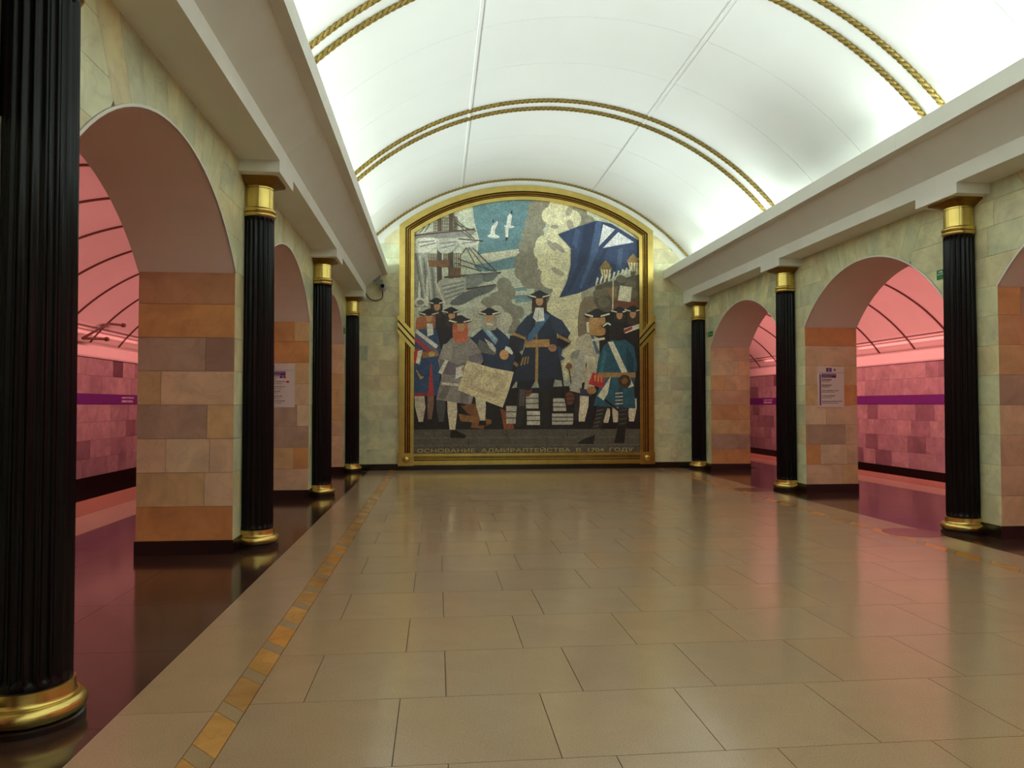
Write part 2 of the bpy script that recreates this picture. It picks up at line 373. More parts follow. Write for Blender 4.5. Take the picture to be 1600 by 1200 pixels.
# ================================================================== ARCADE WALLS
def arc_y(z): return math.sqrt(max(ARC_R**2 - (z-ARC_Z)**2, 0))
TOPZ = 4.33
def arcade(s):
    side = 'left' if s < 0 else 'right'
    mb = MB()
    xf, xb = XC+s*(FACE+0.015), XC+s*BACK
    def addp(pts):
        v, f = prism(pts, 'x', xf, xb); mb.add(v, f)
    for yc in PIERS:
        y0, y1 = max(yc-0.465, YF), min(yc+0.465, YB)
        mb.box(xf, xb, y0, y1, -0.02, SPRING)
    mb.box(xf, xb, YB-0.02, TY1, -1.1, 4.75)
    N = 28; bays = [p+PITCH/2 for p in PIERS[:-1]]
    am = math.asin((HALF+0.01)/ARC_R)
    for yc in bays:
        arc = [(yc + ARC_R*math.sin(-am+2*am*i/N), ARC_Z + ARC_R*math.cos(-am+2*am*i/N)) for i in range(N+1)]
        # strips keep the outline convex
        for i in range(N):
            (ya, za), (yb, zb) = arc[i], arc[i+1]
            addp([(ya, za), (yb, zb), (yb, 4.75), (ya, 4.75)])
        addp([(yc-PITCH/2, SPRING), (yc-HALF-.01, SPRING), (yc-HALF-.01, 4.75), (yc-PITCH/2, 4.75)])
        addp([(yc+HALF+.01, SPRING), (yc+PITCH/2, SPRING), (yc+PITCH/2, 4.75), (yc+HALF+.01, 4.75)])
    mb.box(xf, xb, PIERS[-1], YB, SPRING, 4.75)
    mb.box(xf, xb, YF, PIERS[0], SPRING, 4.75)
    wall = struct(fix(mb.build('wall_'+side, M['mortar'])))
    f0, f1 = XC+s*FACE, XC+s*(FACE+0.018)
    # arch linings: smooth plaster barrel, thin white edge showing at the hall face
    for yc in bays[1:]:
        pts = [(yc + (ARC_R-.0)*math.sin(-am+2*am*i/N), ARC_Z + (ARC_R-.0)*math.cos(-am+2*am*i/N)) for i in range(N+1)]
        ins = [(yc + (ARC_R-.022)*math.sin(-am+2*am*i/N), ARC_Z + (ARC_R-.022)*math.cos(-am+2*am*i/N)) for i in range(N+1)]
        m2 = MB()
        xa, xz = XC+s*(FACE-0.006), XC+s*(BACK+0.004)
        v = []; f = []
        for i in range(N+1):
            v += [(xa, *ins[i]), (xz, *ins[i]), (xz, *pts[i]), (xa, *pts[i])]
        for i in range(N):
            for k in range(4): f.append((4*i+k, 4*i+(k+1) % 4, 4*i+4+(k+1) % 4, 4*i+4+k))
        f += [(0, 1, 2, 3), (4*N+3, 4*N+2, 4*N+1, 4*N)]
        fix(mesh_obj('arch_lining', v, f, M['plaster'], wall))
        rim = []; fr = []
        xr = XC+s*(FACE-0.012)
        for i in range(N+1):
            rim += [(xr, *ins[i]), (XC+s*(FACE+.01), *ins[i]), (XC+s*(FACE+.01), *pts[i]), (xr, *pts[i])]
        fix(mesh_obj('arch_edge', rim, f, M['white'], wall))
    CH = (SPRING-0.15)/8
    # pier faces, jamb faces
    vis = [p for p in PIERS if p > 3.5]
    for yc in vis:
        for r in range(8):
            z0, z1 = 0.15 + r*CH, 0.15 + (r+1)*CH
            g = 0.002
            # hall face: near piece, (a joint behind the column), far piece
            ys = [yc-HALF*0-0.48, yc+rng.uniform(-0.12, 0.12), min(yc+0.48, YB-0.03)]
            for a, b in zip(ys, ys[1:]):
                if b-a > 0.02: tile('wall_tile', f0, f1, a+g, b-g, z0+g, z1-g, M['marble'], pick(PAL_WALL), wall)
            # jamb facing the camera
            key = (s, round((yc-P0)/PITCH), r)
            cuts = JAMB.get(key) or ([(0.0, 1.0, pick(PAL_JAMB))] if rng.random() < 0.3 else None)
            if cuts is None:
                c = rng.choice((0.3, 0.42, 0.55, 0.66)); cuts = [(0, c, pick(PAL_JAMB)), (c, 1, pick(PAL_JAMB))]
            for a, b, col in cuts:
                xa, xz = XC+s*(BACK - a*1.0), XC+s*(BACK - b*1.0)
                if b == 1: xz = XC+s*FACE
                tile('jamb_tile', min(xa,xz)+g, max(xa,xz)-g, yc-0.48, yc-0.462, z0+g, z1-g, M['marble'], col, wall)
            if yc+0.48 < YB:
                tile('jamb_tile', min(f0, xb)+g, max(f0, xb)-g, yc+0.462, yc+0.48, z0+g, z1-g, M['marble'], pick(PAL_JAMB), wall)
    # spandrels: radiating tiles over each arch, level courses at the haunches
    A1 = 0.50
    for yc in [b for b in bays if b > 3]:
        n = 9
        angs = [-A1 + 2*A1*(i + (rng.uniform(-.18, .18) if 0 < i < n else 0))/n for i in range(n+1)]
        for a, b in zip(angs, angs[1:]):
            pts = [(yc + ARC_R*math.sin(t), ARC_Z + ARC_R*math.cos(t)) for t in (a+.0008, (a+b)/2, b-.0008)]
            top = [(yc + (TOPZ-ARC_Z)*math.tan(t), TOPZ) for t in (b-.0008, a+.0008)]
            o = prism_obj('wall_tile', pts+top, 'x', f0, f1, M['marble'], wall); o.color = pick(PAL_WALL)
        zs = [SPRING, 3.42, 3.78, 4.1, TOPZ]
        for sd in (-1, 1):
            for r in range(4):
                z0, z1 = zs[r]+.002, zs[r+1]-.002
                inner = []
                for i in range(7):
                    z = z0 + (z1-z0)*i/6
                    rad = (z-ARC_Z)*math.tan(A1)
                    lim = ARC_Z + ARC_R*math.cos(A1)
                    inner.append((max(arc_y(z) if z < lim else 0, rad if z >= lim else 0)+.002, z))
                split = 1.96 + rng.uniform(-.06, .12) if r % 2 else 2.36
                out = [PITCH/2-.002]
                if r % 2 == 0 and r > 0: out = [PITCH/2-.002]
                sp = 1.98 + (0.05 if r % 2 else -0.06)
                if sp - inner[0][0] > 0.12 or r > 0:
                    poly = [(yc+sd*p, z) for p, z in inner] + [(yc+sd*(sp-.002), z1), (yc+sd*(sp-.002), z0)]
                    if sp > max(p for p, _ in inner)+.02:
                        o = prism_obj('wall_tile', poly, 'x', f0, f1, M['marble'], wall); o.color = pick(PAL_WALL)
                        ye = min(yc+sd*(sp+.002), yc+sd*(PITCH/2-.002)), max(yc+sd*(sp+.002), yc+sd*(PITCH/2-.002))
                        tile('wall_tile', f0, f1, ye[0], ye[1], z0, z1, M['marble'], pick(PAL_WALL), wall)
                        continue
                poly = [(yc+sd*p, z) for p, z in inner] + [(yc+sd*out[0], z1), (yc+sd*out[0], z0)]
                o = prism_obj('wall_tile', poly, 'x', f0, f1, M['marble'], wall); o.color = pick(PAL_WALL)
    for r in range(4):
        zs = [SPRING, 3.42, 3.78, 4.1, TOPZ]
        tile('wall_tile', f0, f1, PIERS[-1]+.002, YB-.002, zs[r]+.002, zs[r+1]-.002, M['marble'], pick(PAL_WALL), wall)
    # plinth of dark granite round every pier
    bb = MB()
    for yc in PIERS:
        bb.box(XC+s*(FACE-0.008), XC+s*(BACK+0.01), yc-0.49, min(yc+0.49, YB-.03), -0.01, 0.15)
    struct(bb.build('baseboard_'+side, M['black_base']))
    return wall
OR, TN, PK, GR, PL, BR = srgb(208,158,100), srgb(210,182,132), srgb(216,190,154), srgb(180,158,136), srgb(222,204,166), srgb(190,148,108)
JAMB = {  # (side, pier, course from the floor): joints from the tunnel side (0) to the hall side (1)
 (-1,0,7): [(0,1,BR)], (-1,0,6): [(0,1,OR)], (-1,0,5): [(0,.70,GR),(.70,1,srgb(160,134,116))], (-1,0,4): [(0,.24,TN),(.24,1,PK)],
 (-1,0,3): [(0,.72,GR),(.72,1,TN)], (-1,0,2): [(0,.3,PK),(.3,.75,PL),(.75,1,PK)], (-1,0,1): [(0,.7,TN),(.7,1,PK)], (-1,0,0): [(0,1,srgb(208,150,92))],
 (1,1,7): [(0,1,srgb(200,142,88))], (1,1,6): [(0,1,PK)], (1,1,5): [(0,.5,TN),(.5,1,PK)], (1,1,4): [(0,.25,srgb(208,154,96)),(.25,1,TN)],
 (1,1,3): [(0,.6,PK),(.6,1,PL)], (1,1,2): [(0,.24,PK),(.24,1,GR)], (1,1,1): [(0,.2,PK),(.2,.72,PL),(.72,1,OR)], (1,1,0): [(0,.3,TN),(.3,1,PK)],
 (-1,1,7): [(0,.75,OR),(.75,1,TN)], (-1,1,6): [(0,1,srgb(208,154,96))], (-1,1,5): [(0,.5,PK),(.5,1,TN)], (-1,1,4): [(0,.7,TN),(.7,1,PK)],
 (-1,1,3): [(0,.8,GR),(.8,1,PL)], (-1,1,2): [(0,1,GR)], (-1,1,1): [(0,.75,TN),(.75,1,OR)], (-1,1,0): [(0,1,PK)],
 (1,2,0): [(0,1,srgb(208,156,100))], (1,2,1): [(0,1,GR)], (1,2,2): [(0,1,TN)], (1,2,7): [(0,1,PK)],
 (1,0,7): [(0,.7,GR),(.7,1,OR)], (1,0,4): [(0,1,GR)], (1,0,3): [(0,1,PK)],
}
wall_l = arcade(-1)
wall_r = arcade(1)

# ================================================================== END WALL (holds the mosaic), wall behind the camera, tunnel shells
def vault_z(off, R=VR): return VZ + math.sqrt(max(R*R - off*off, 0))
N = 40
pts = [(XC-BACK, -0.02), (XC+BACK, -0.02)] + [(XC+5.0*math.cos(PI*i/N) if False else XC + BACK*(1-2*i/N), vault_z(min(abs(BACK*(1-2*i/N)), 5.4))+0.05) for i in range(N+1)]
wall_b = struct(prism_obj('wall_back', pts, 'y', YB, YB+0.4, M['white']))
CH = (SPRING-0.15)/8
for s in (-1, 1):
    for r in range(16):
        z0, z1 = 0.15+r*CH, 0.15+(r+1)*CH
        xi, xo = 3.17, FACE
        if z1 > 4.3: xo = 4.3
        # keep under the plaster band that follows the vault
        zlim = lambda off: math.sqrt(max(5.30**2-off*off, 0)) + VZ
        if z0 > zlim(xi): break
        cuts = [xi, xi + rng.choice((0.42, 0.5, 0.66, 0.8)), xo]
        for a, b in zip(cuts, cuts[1:]):
            top = []
            n = 5
            for i in range(n+1):
                o_ = a+.002 + (b-a-.004)*i/n
                top.append((o_, min(z1-.002, zlim(o_))))
            if top[0][1] < z0+0.03: continue
            while len(top) > 2 and top[-1][1] < z0+0.01: top.pop()
            poly = [(XC+s*p, z) for p, z in [(top[0][0], z0+.002)] + top + [(top[-1][0], z0+.002)]]
            o = prism_obj('wall_tile', poly, 'y', YB-0.022, YB+.001, M['marble'], wall_b); o.color = pick(PAL_WALL)
struct(box('baseboard_back', XC-FACE, XC+FACE, YB-0.034, YB, -0.01, 0.15, M['black_base']))
pts = [(XC-12, -1.5), (XC+12, -1.5), (XC+12, 8), (XC-12, 8)]
struct(prism_obj('wall_front', pts, 'y', YF-0.3, YF, M['white']))

def track_side(s):
    side = 'left' if s < 0 else 'right'
    # track wall with its tiles
    xw = XC+s*TW
    wall = struct(box('wall_track_'+side, xw, xw+s*0.3, YF, TY1, -1.5, 3.35, M['black_base']))
    zr = [-0.15, 0.293, 0.736, 1.179, 1.622, 1.875, 2.328, 2.78]
    for r in range(7):
        if r == 4: continue        # the name band hides this course
        z0, z1 = zr[r], zr[r+1]
        yy = 7.0; wd = (0.3, 0.5, 0.4, 0.6)[r % 4]
        while yy < TY1-0.01:
            wd = min(wd, TY1-yy)
            base = rng.choice((srgb(166,146,146), srgb(160,138,142), srgb(172,150,150), srgb(150,126,132), srgb(162,140,144), srgb(132,108,116)))
            if rng.random() < 0.05: base = srgb(104, 76, 84)
            tile('track_tile', xw, xw-s*0.02, yy+.002, yy+wd-.002, z0+.002, z1-.002, M['track_marble'], base, wall)
            yy += wd; wd = rng.choice((0.52, 0.62, 0.62, 0.78, 0.95))
    box('plain_cladding', xw-s*0.02, xw, YF, 6.998, -0.15, 2.78, M['track_marble'], wall).color = srgb(164,140,144)
    # white cornice band of the track wall
    pr = [(TW, 2.76), (TW-0.07, 2.76), (TW-0.09, 2.80), (TW-0.09, 3.06), (TW-0.12, 3.10), (TW, 3.10)]
    struct(prism_obj('trim_3' if s < 0 else 'trim_4', [(XC+s*a, z) for a, z in pr], 'y', YF, TY1, M['tunnel']))
    # vault
    a0 = math.atan2(4.72-TVZ, BACK-0.02-TVX); a1 = math.atan2(3.08-TVZ, TW+0.02-TVX)
    n = 40; v = []; f = []
    for i in range(n+1):
        a = a0 + (a1-a0)*i/n
        for R in (TVR, TVR+0.2):
            x_ = XC + s*(TVX+R*math.cos(a)); z_ = TVZ + R*math.sin(a)
            v += [(x_, YF, z_), (x_, TY1, z_)]
    for i in range(n):
        b = 4*i
        f += [(b, b+1, b+5, b+4), (b+2, b+6, b+7, b+3)]
    f += [(0, 2, 3, 1), (4*n, 4*n+1, 4*n+3, 4*n+2)]
    ce = struct(fix(mesh_obj('ceiling_'+side, v, f, M['tunnel'], smooth=False)))
    for p in ce.data.polygons: p.use_smooth = True
    yy = 19.0 - 1.62*9
    while yy < TY1-0.5:
        v = []; f = []
        for i in range(n+1):
            a = a0 + (a1-a0)*i/n
            for R, dy in ((TVR-0.028, -0.022), (TVR-0.028, 0.022), (TVR+0.01, 0.022), (TVR+0.01, -0.022)):
                v.append((XC+s*(TVX+R*math.cos(a)), yy+dy, TVZ+R*math.sin(a)))
        for i in range(n):
            for k in range(4): f.append((4*i+k, 4*i+(k+1) % 4, 4*i+4+(k+1) % 4, 4*i+4+k))
        fix(mesh_obj('rib', v, f, M['rib'], ce)); yy += 1.62
    # end wall of the tunnel
    struct(box('wall_tunnel_'+side, XC+s*5.3, XC+s*11.2, TY1, TY1+0.2, -1.5, 6, M['tunnel']))
    # violet name band with lettering
    b = thing('name_band', 'long violet station name band along the %s track wall' % ('left' if s < 0 else 'right'), 'sign', (xw-s*0.02, 20.0, 1.62), 'violet name bands on the track walls')
    box('band', 0, -s*0.02, -14.0, 9.9, 0, 0.255, M['violet'], b)
    for yc in ((21.2,) if s < 0 else (22.2, 28.0)):
        for body, z_, w_ in (('АДМИРАЛТЕЙСКАЯ', 0.145, 0.80), ('ADMIRALTEYSKAYA', 0.045, 0.74)):
            if s < 0: pl = lambda u, v_, w2, z_=z_, yc=yc: (0.0205+w2, yc-20.0-0.4+u, z_+v_)
            else: pl = lambda u, v_, w2, z_=z_, yc=yc: (-0.0205-w2, yc-20.0+0.4-u, z_+v_)
            text_obj('lettering', body, M['band_text'], w_, 0.062, pl, b, 0.003, 0.01)
    # two thin wires on the vault above the cornice
    for k, (a_off, z_) in enumerate(((10.35, 3.42), (10.42, 3.34))):
        q = math.hypot(a_off-TVX, z_-TVZ); sc = (TVR-0.035)/q
        tag(mesh_obj('cable', *tube([(XC+s*(TVX+(a_off-TVX)*sc), yy_, TVZ+(z_-TVZ)*sc) for yy_ in (8, 16, 24, 29.9)], 0.009, 6), M['rib']),
            '%s thin dark cable over the %s track wall cornice' % (('upper', 'lower')[k], side), 'cable', 'thin cables on the tunnel vaults')
track_side(-1); track_side(1)

# ================================================================== MAIN VAULT
AM = math.asin(4.72/VR)
def vpt(a, R=VR): return (XC + R*math.sin(a), VZ + R*math.cos(a))
n = 64; v = []; f = []
for i in range(n+1):
    a = -AM + 2*AM*i/n
    for R in (VR+0.018, VR+0.25):
        x_, z_ = vpt(a, R); v += [(x_, YF, z_), (x_, YB+0.05, z_)]
for i in range(n):
    b = 4*i; f += [(b, b+1, b+5, b+4), (b+2, b+6, b+7, b+3)]
f += [(0, 2, 3, 1), (4*n, 4*n+1, 4*n+3, 4*n+2)]
ceil = struct(fix(mesh_obj('ceiling', v, f, M['vault'])))
for p in ceil.data.polygons: p.use_smooth = True
def vault_piece(name, a0, a1, y0, y1, r0, r1, mat, parent, seg=None):
    m = seg or max(4, int((a1-a0)/0.05)); v = []; f = []
    for i in range(m+1):
        a = a0 + (a1-a0)*i/m
        for R, yy in ((r0, y0), (r0, y1), (r1, y1), (r1, y0)):
            x_, z_ = vpt(a, R); v.append((x_, yy, z_))
    for i in range(m):
        for k in range(4): f.append((4*i+k, 4*i+(k+1) % 4, 4*i+4+(k+1) % 4, 4*i+4+k))
    f += [(0, 1, 2, 3), (4*m+3, 4*m+2, 4*m+1, 4*m)]
    o = fix(mesh_obj(name, v, f, mat, parent))
    for p in o.data.polygons: p.use_smooth = len(p.vertices) == 4 and abs(p.normal.y) < 0.5
    mod = o.modifiers.new('es', 'EDGE_SPLIT'); mod.split_angle = math.radians(40)
    return o
SEAM = math.asin(1.68/VR)
ROPE_C = [8.91 + 4.785*k for k in (-3, -2, -1, 0, 1, 2)]
edges = [YF]
for c in ROPE_C[:-1]:
    edges += [c-0.19, c+0.19, c+0.19+1.47, c+0.19+2.94]
edges = sorted(e for e in edges if YF <= e < YB-0.3) + [18.36]
for y0, y1 in zip(edges, edges[1:]):
    g = 0.004
    for a0, a1 in ((-AM, -SEAM), (-SEAM, SEAM), (SEAM, AM)):
        da = 0.022/VR
        vault_piece('vault_panel', a0+(da if a0 > -AM else 0), a1-(da if a1 < AM else 0), y0+g, y1-g, VR, VR+0.017, M['vault'], ceil)
for s in (-1, 1):
    # double batten along each long seam
    vault_piece('batten', s*SEAM-0.021/VR, s*SEAM+0.021/VR, YF, 18.36, VR-0.016, VR+0.02, M['vault'], ceil, 2)
# plaster arch band between the last rope and the end wall
vault_piece('end_band', -AM, AM, 18.36, YB+0.02, VR-0.02, VR+0.03, M['vault'], ceil, 64)

def rope(y, label, r=0.038, group='gilt rope mouldings on the vault'):
    R = VR-0.028; A = math.asin(4.5/VR); L = 2*A*R; pitch = 0.27; step = 0.02; m = int(L/step); K = 18; v = []; f = []
    for i in range(m+1):
        a = -A + 2*A*i/m; ph = 2*PI*(i*L/m)/pitch
        x_, z_ = vpt(a, R)
        er = (math.sin(a), math.cos(a))
        for k in range(K):
            t = 2*PI*k/K
            rr = r*(0.62 + 0.42*abs(math.cos(1.5*(t-ph))))
            v.append((x_ + er[0]*rr*math.cos(t), y + rr*math.sin(t), z_ + er[1]*rr*math.cos(t)))
    for i in range(m):
        for k in range(K): f.append((i*K+k, i*K+(k+1) % K, (i+1)*K+(k+1) % K, (i+1)*K+k))
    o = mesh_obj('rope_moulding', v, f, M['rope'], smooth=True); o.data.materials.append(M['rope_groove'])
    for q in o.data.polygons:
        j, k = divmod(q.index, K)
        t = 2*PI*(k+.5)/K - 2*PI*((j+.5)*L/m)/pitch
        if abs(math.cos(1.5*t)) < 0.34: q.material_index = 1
    fix(o)
    tag(o, label, 'moulding', group)
names = {8.91: 'overhead pair, over the front left column', 13.695: 'pair halfway to the mosaic'}
for c, nm in ((8.91, 'widest pair, crossing the top of the picture'), (13.695, 'pair arching over the vault before the mosaic')):
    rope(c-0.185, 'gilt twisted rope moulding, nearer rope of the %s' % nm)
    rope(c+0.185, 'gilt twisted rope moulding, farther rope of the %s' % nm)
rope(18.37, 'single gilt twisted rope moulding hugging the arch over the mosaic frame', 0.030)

# ================================================================== ENTABLATURE with hidden cove
PROF = [(4.452, 4.31), (4.01, 4.31), (4.01, 4.50), (3.62, 4.82), (3.49, 4.82), (3.49, 5.035), (3.60, 5.035), (3.66, 4.95), (3.66, 4.86), (4.0, 4.62), (4.462, 4.62)]
for s, nm, wall in ((-1, 'trim_1', wall_l), (1, 'trim_2', wall_r)):
    root = struct(box(nm, XC+s*4.1, XC+s*4.44, YF, YB-0.04, 4.36, 4.58, M['white']))
    cuts = [YF] + [p for p in PIERS if p > YF] + [YB]
    cuts = [c for i, c in enumerate(cuts) if i == len(cuts)-1 or cuts[i+1]-c > 0.4]
    for a, b in zip(cuts, cuts[1:]):
        prism_obj('cornice_length', [(XC+s*o_, z) for o_, z in PROF], 'y', a+0.0015, b-0.0015, M['white'], root)
    for p in PIERS:
        box('impost_block', XC+s*4.01, XC+s*4.455, p-0.39, min(p+0.39, YB-.026), 4.18, 4.312, M['white'], root)

# ================================================================== COLUMNS
def make_column(label):
    t = thing('column', label, 'column', (0,0,0), 'black fluted columns along the hall')
    mesh_obj('plinth', *lathe([(0.252, 0.0), (0.252, 0.028), (0.240, 0.036)], 56), M['black_base'], t)
    prof = [(0.226, 0.036)]
    for i in range(11):
        a = -PI/2 + PI*i/10; prof.append((0.214+0.046*math.cos(a), 0.082+0.046*math.sin(a)))
    prof += [(0.214, 0.130), (0.209, 0.134), (0.206, 0.150), (0.203, 0.196), (0.190, 0.200)]
    o = mesh_obj('base', *lathe(prof, 64), M['gold'], t, smooth=True)
    m = o.modifiers.new('es', 'EDGE_SPLIT'); m.split_angle = math.radians(50)
    # fluted shaft with a slight entasis, flutes rounded off at both ends
    F, K = 20, 8; n = F*K; v = []; f = []
    z0, z1 = 0.20, 3.745
    lv = [0, 0.02, 0.035, 0.05, 0.065, 0.08, 0.6, 1.2, 1.9, 2.6, 3.2, 3.465, 3.48, 3.495, 3.51, 3.525, 3.545]
    for h in lv:
        t_ = h/(z1-z0); rad = 0.192 - 0.017*t_**1.4
        e = min(h, (z1-z0)-h)
        k_ = 0 if e < 0.02 else min(1.0, math.sqrt(max(0, 1-(1-(min(e, 0.08)-0.02)/0.06)**2)))
        for i in range(n):
            a = 2*PI*i/n; q = abs(math.sin(F*a/2))
            rr = rad - 0.020*k_*min(1.0, max(0, (q-0.12)/0.88))**0.75
            v.append((rr*math.cos(a), rr*math.sin(a), z0+h))
    for j in range(len(lv)-1):
        for i in range(n): f.append((j*n+i, j*n+(i+1) % n, (j+1)*n+(i+1) % n, (j+1)*n+i))
    mesh_obj('shaft', v, f, M['black'], t, smooth=True)
    cap = mesh_obj('capital', *lathe([(0.150, 3.845), (0.150, 4.09)], 32), M['gold_dark'], t)
    for i in range(8):          # drum plates with open joints
        a0, a1 = 2*PI*i/8+0.012+0.2, 2*PI*(i+1)/8-0.012+0.2
        vv = []; ff = []
        for k in range(7):
            a = a0+(a1-a0)*k/6
            for r_, z_ in ((0.168, 3.848), (0.168, 4.062), (0.160, 4.066), (0.160, 4.072), (0.168, 4.076), (0.168, 4.092), (0.145, 4.092), (0.145, 3.848)):
                vv.append((r_*math.cos(a), r_*math.sin(a), z_))
        for k in range(6):
            for q in range(8): ff.append((8*k+q, 8*k+(q+1) % 8, 8*k+8+(q+1) % 8, 8*k+8+q))
        ff += [tuple(range(8)), tuple(range(55, 47, -1))]
        o = fix(mesh_obj('drum_plate', vv, ff, M['gold'], cap))
    prof = [(0.170, 3.742)]
    for zc, rc in ((3.767, 0.025), (3.818, 0.027)):
        for i in range(9):
            a = -PI/2 + PI*i/8; prof.append((0.170 + rc*0.95*math.cos(a), zc+rc*math.sin(a)))
    prof.append((0.16, 3.848))
    mesh_obj('ring', *lathe(prof, 56), M['gold'], cap, smooth=True)
    # flaring abacus: round below, square above
    n = 64; v = []; f = []
    stages = [(0.166, 4.09, 2.0), (0.176, 4.10, 2.1), (0.196, 4.115, 2.6), (0.222, 4.135, 3.6), (0.25, 4.152, 6.0), (0.262, 4.160, 9.0), (0.262, 4.178, 9.0)]
    for r_, z_, p_ in stages:
        for i in range(n):
            a = 2*PI*i/n; c, s_ = math.cos(a), math.sin(a)
            d = (abs(c)**p_ + abs(s_)**p_)**(-1/p_); v.append((r_*d*c, r_*d*s_, z_))
    for j in range(len(stages)-1):
        for i in range(n): f.append((j*n+i, j*n+(i+1) % n, (j+1)*n+(i+1) % n, (j+1)*n+i))
    f += [tuple(range(n-1, -1, -1)), tuple((len(stages)-1)*n+i for i in range(n))]
    o = mesh_obj('abacus', v, f, M['gold_dark'], cap, smooth=True)
    m = o.modifiers.new('es', 'EDGE_SPLIT'); m.split_angle = math.radians(50)
    return t
def dup(root):
    r = root.copy(); C.objects.link(r)
    for ch in root.children:
        c = ch.copy(); C.objects.link(c); c.parent = r
        for g in ch.children:
            d = g.copy(); C.objects.link(d); d.parent = c
    return r
spots = [(-1, P0-PITCH, 'black fluted column cut by the left picture edge, nearest of all'),
         (-1, P0, 'black fluted column before the big left pier, second from the left edge'),
         (-1, P0+PITCH, 'third black fluted column on the left, its pier carrying a white route sign'),
         (-1, P0+2*PITCH-0.0, 'farthest left black fluted column, in the corner beside the security camera'),
         (1, P0, 'black fluted column nearest on the right, between two pink arches'),
         (1, P0+PITCH, 'middle right black fluted column beside the pier with white route sign'),
         (1, P0+2*PITCH, 'farthest right black fluted column, in the corner right of the mosaic')]
proto = None
for s, y, lab in spots:
    o = make_column(lab) if proto is None else dup(proto)
    if proto is None: proto = o
    o.location = (XC+s*COL, min(y, YB-0.27), 0); o['label'] = lab

# ================================================================== SIGNS
def route_sign(x, y, s, label, lines, transfers):
    W, H = 0.51, 0.745
    t = thing('route_sign', label, 'sign', (x, y, 1.56), 'white route signs on the pier jambs')
    box('panel', -W/2, W/2, -0.012, 0, 0, H, M['sign_white'], t)
    d = -0.0122
    P = lambda u0, v0: (lambda u, v, w_: (u0+u, d-w_, v0+v))
    box('rule', -W/2+.01, W/2-.01, d-.002, d+.001, H-0.118, H-0.114, M['sign_black'], t)
    # header: violet line mark and arrow
    hx = 0.0 if s > 0 else -0.10
    box('line_mark', hx-0.09, hx+0.015, d-.002, d+.001, H-0.095, H-0.025, M['sign_violet'], t)
    text_obj('numeral', '5', M['sign_white'], 0.026, 0.045, P(hx-0.05, H-0.083), t, 0.004)
    ax, az = (hx+0.045, H-0.06) if s > 0 else (hx-0.12, H-0.06); q = 1 if s > 0 else -1
    pts = [(0, -.007), (.032, -.007), (.014, -.026), (.026, -.026), (.055, 0), (.026, .026), (.014, .026), (.032, .007), (0, .007)]
    prism_obj('arrow', [(ax+q*a, az+b) for a, b in pts], 'y', d-.002, d+.001, M['sign_black'], t)
    top = H-0.135
    box('current_stop', -W/2+0.075, -W/2+0.355, d-.002, d+.001, top-0.07, top, M['sign_violet'], t)
    text_obj('lettering', 'АДМИРАЛТЕЙСКАЯ', M['sign_white'], 0.25, 0.022, P(-W/2+0.085, top-0.032), t, 0.004)
    text_obj('lettering', 'Admiralteyskaya', M['sign_white'], 0.18, 0.018, P(-W/2+0.085, top-0.060), t, 0.004)
    n = len(lines); z0 = top-0.07
    step = (z0-0.045)/n
    box('route_line', -W/2+0.035, -W/2+0.058, d-.002, d+.001, 0.03, top-0.01, M['sign_violet'], t)
    for i, (ru, en, w1) in enumerate(lines):
        zz = z0 - (i+1)*step + 0.012
        text_obj('lettering', ru, M['sign_black'], w1, 0.026, P(-W/2+0.08, zz+0.036), t, 0.003, 0.008)
        text_obj('lettering', en, M['sign_black'], w1*0.78, 0.021, P(-W/2+0.08, zz+0.004), t, 0.003)
        for k in range(transfers.get(i, 0)):
            xx = -W/2+0.08+w1+0.02+k*0.055
            box('transfer_mark', xx, xx+0.046, d-.002, d+.001, zz+0.028, zz+0.066, M['sign_violet'] if (k == 0 and transfers[i] > 1) else M['sign_red'], t)
route_sign(7.207, P0+PITCH-0.48, 1, 'white route sign with arrow right on the right pier jamb',
           [('СПОРТИВНАЯ', 'Sportivnaya', 0.18), ('ЧКАЛОВСКАЯ', 'Chkalovskaya', 0.18), ('КРЕСТОВСКИЙ ОСТРОВ', 'Krestovskiy ostrov', 0.315),
            ('СТАРАЯ ДЕРЕВНЯ', 'Staraya Derevnya', 0.245), ('КОМЕНДАНТСКИЙ ПРОСПЕКТ', 'Komendantskiy prospekt', 0.40)], {})
route_sign(-2.675, P0+PITCH-0.48, -1, 'white route sign with arrow left, half hidden behind a left column',
           [('САДОВАЯ', 'Sadovaya', 0.16), ('ЗВЕНИГОРОДСКАЯ', 'Zvenigorodskaya', 0.27), ('ОБВОДНЫЙ КАНАЛ', 'Obvodniy kanal', 0.27),
            ('ВОЛКОВСКАЯ', 'Volkovskaya', 0.19), ('БУХАРЕСТСКАЯ', 'Bukharestskaya', 0.22), ('МЕЖДУНАРОДНАЯ', 'Mezhdunarodnaya', 0.265)], {0: 2, 1: 1})
def exit_sign(s, y0, label):
    t = thing('exit_sign', label, 'sign', (XC+s*(FACE-0.001), y0, 3.285), 'green exit signs beside columns')
    box('panel', 0, -s*0.012, -0.30, 0, 0, 0.125, M['green'], t)
    box('stripe', -s*0.0122, -s*0.014, -0.29, -0.01, 0.060, 0.068, M['sign_white'], t)
    sx = -s*0.0122
    pts = [(-0.04, 0.09), (-0.09, 0.09), (-0.09, 0.078), (-0.12, 0.0965), (-0.09, 0.115), (-0.09, 0.103), (-0.04, 0.103)]
    prism_obj('arrow', pts, 'x', sx, sx-s*0.002, M['sign_white'], t)
exit_sign(1, P0+0.59, 'small green exit sign beside the nearest right column capital')
exit_sign(1, P0+2*PITCH-0.34, 'small green exit sign beside the farthest right column')
exit_sign(-1, P0+2*PITCH-0.30, 'small green exit sign beside the farthest left column')

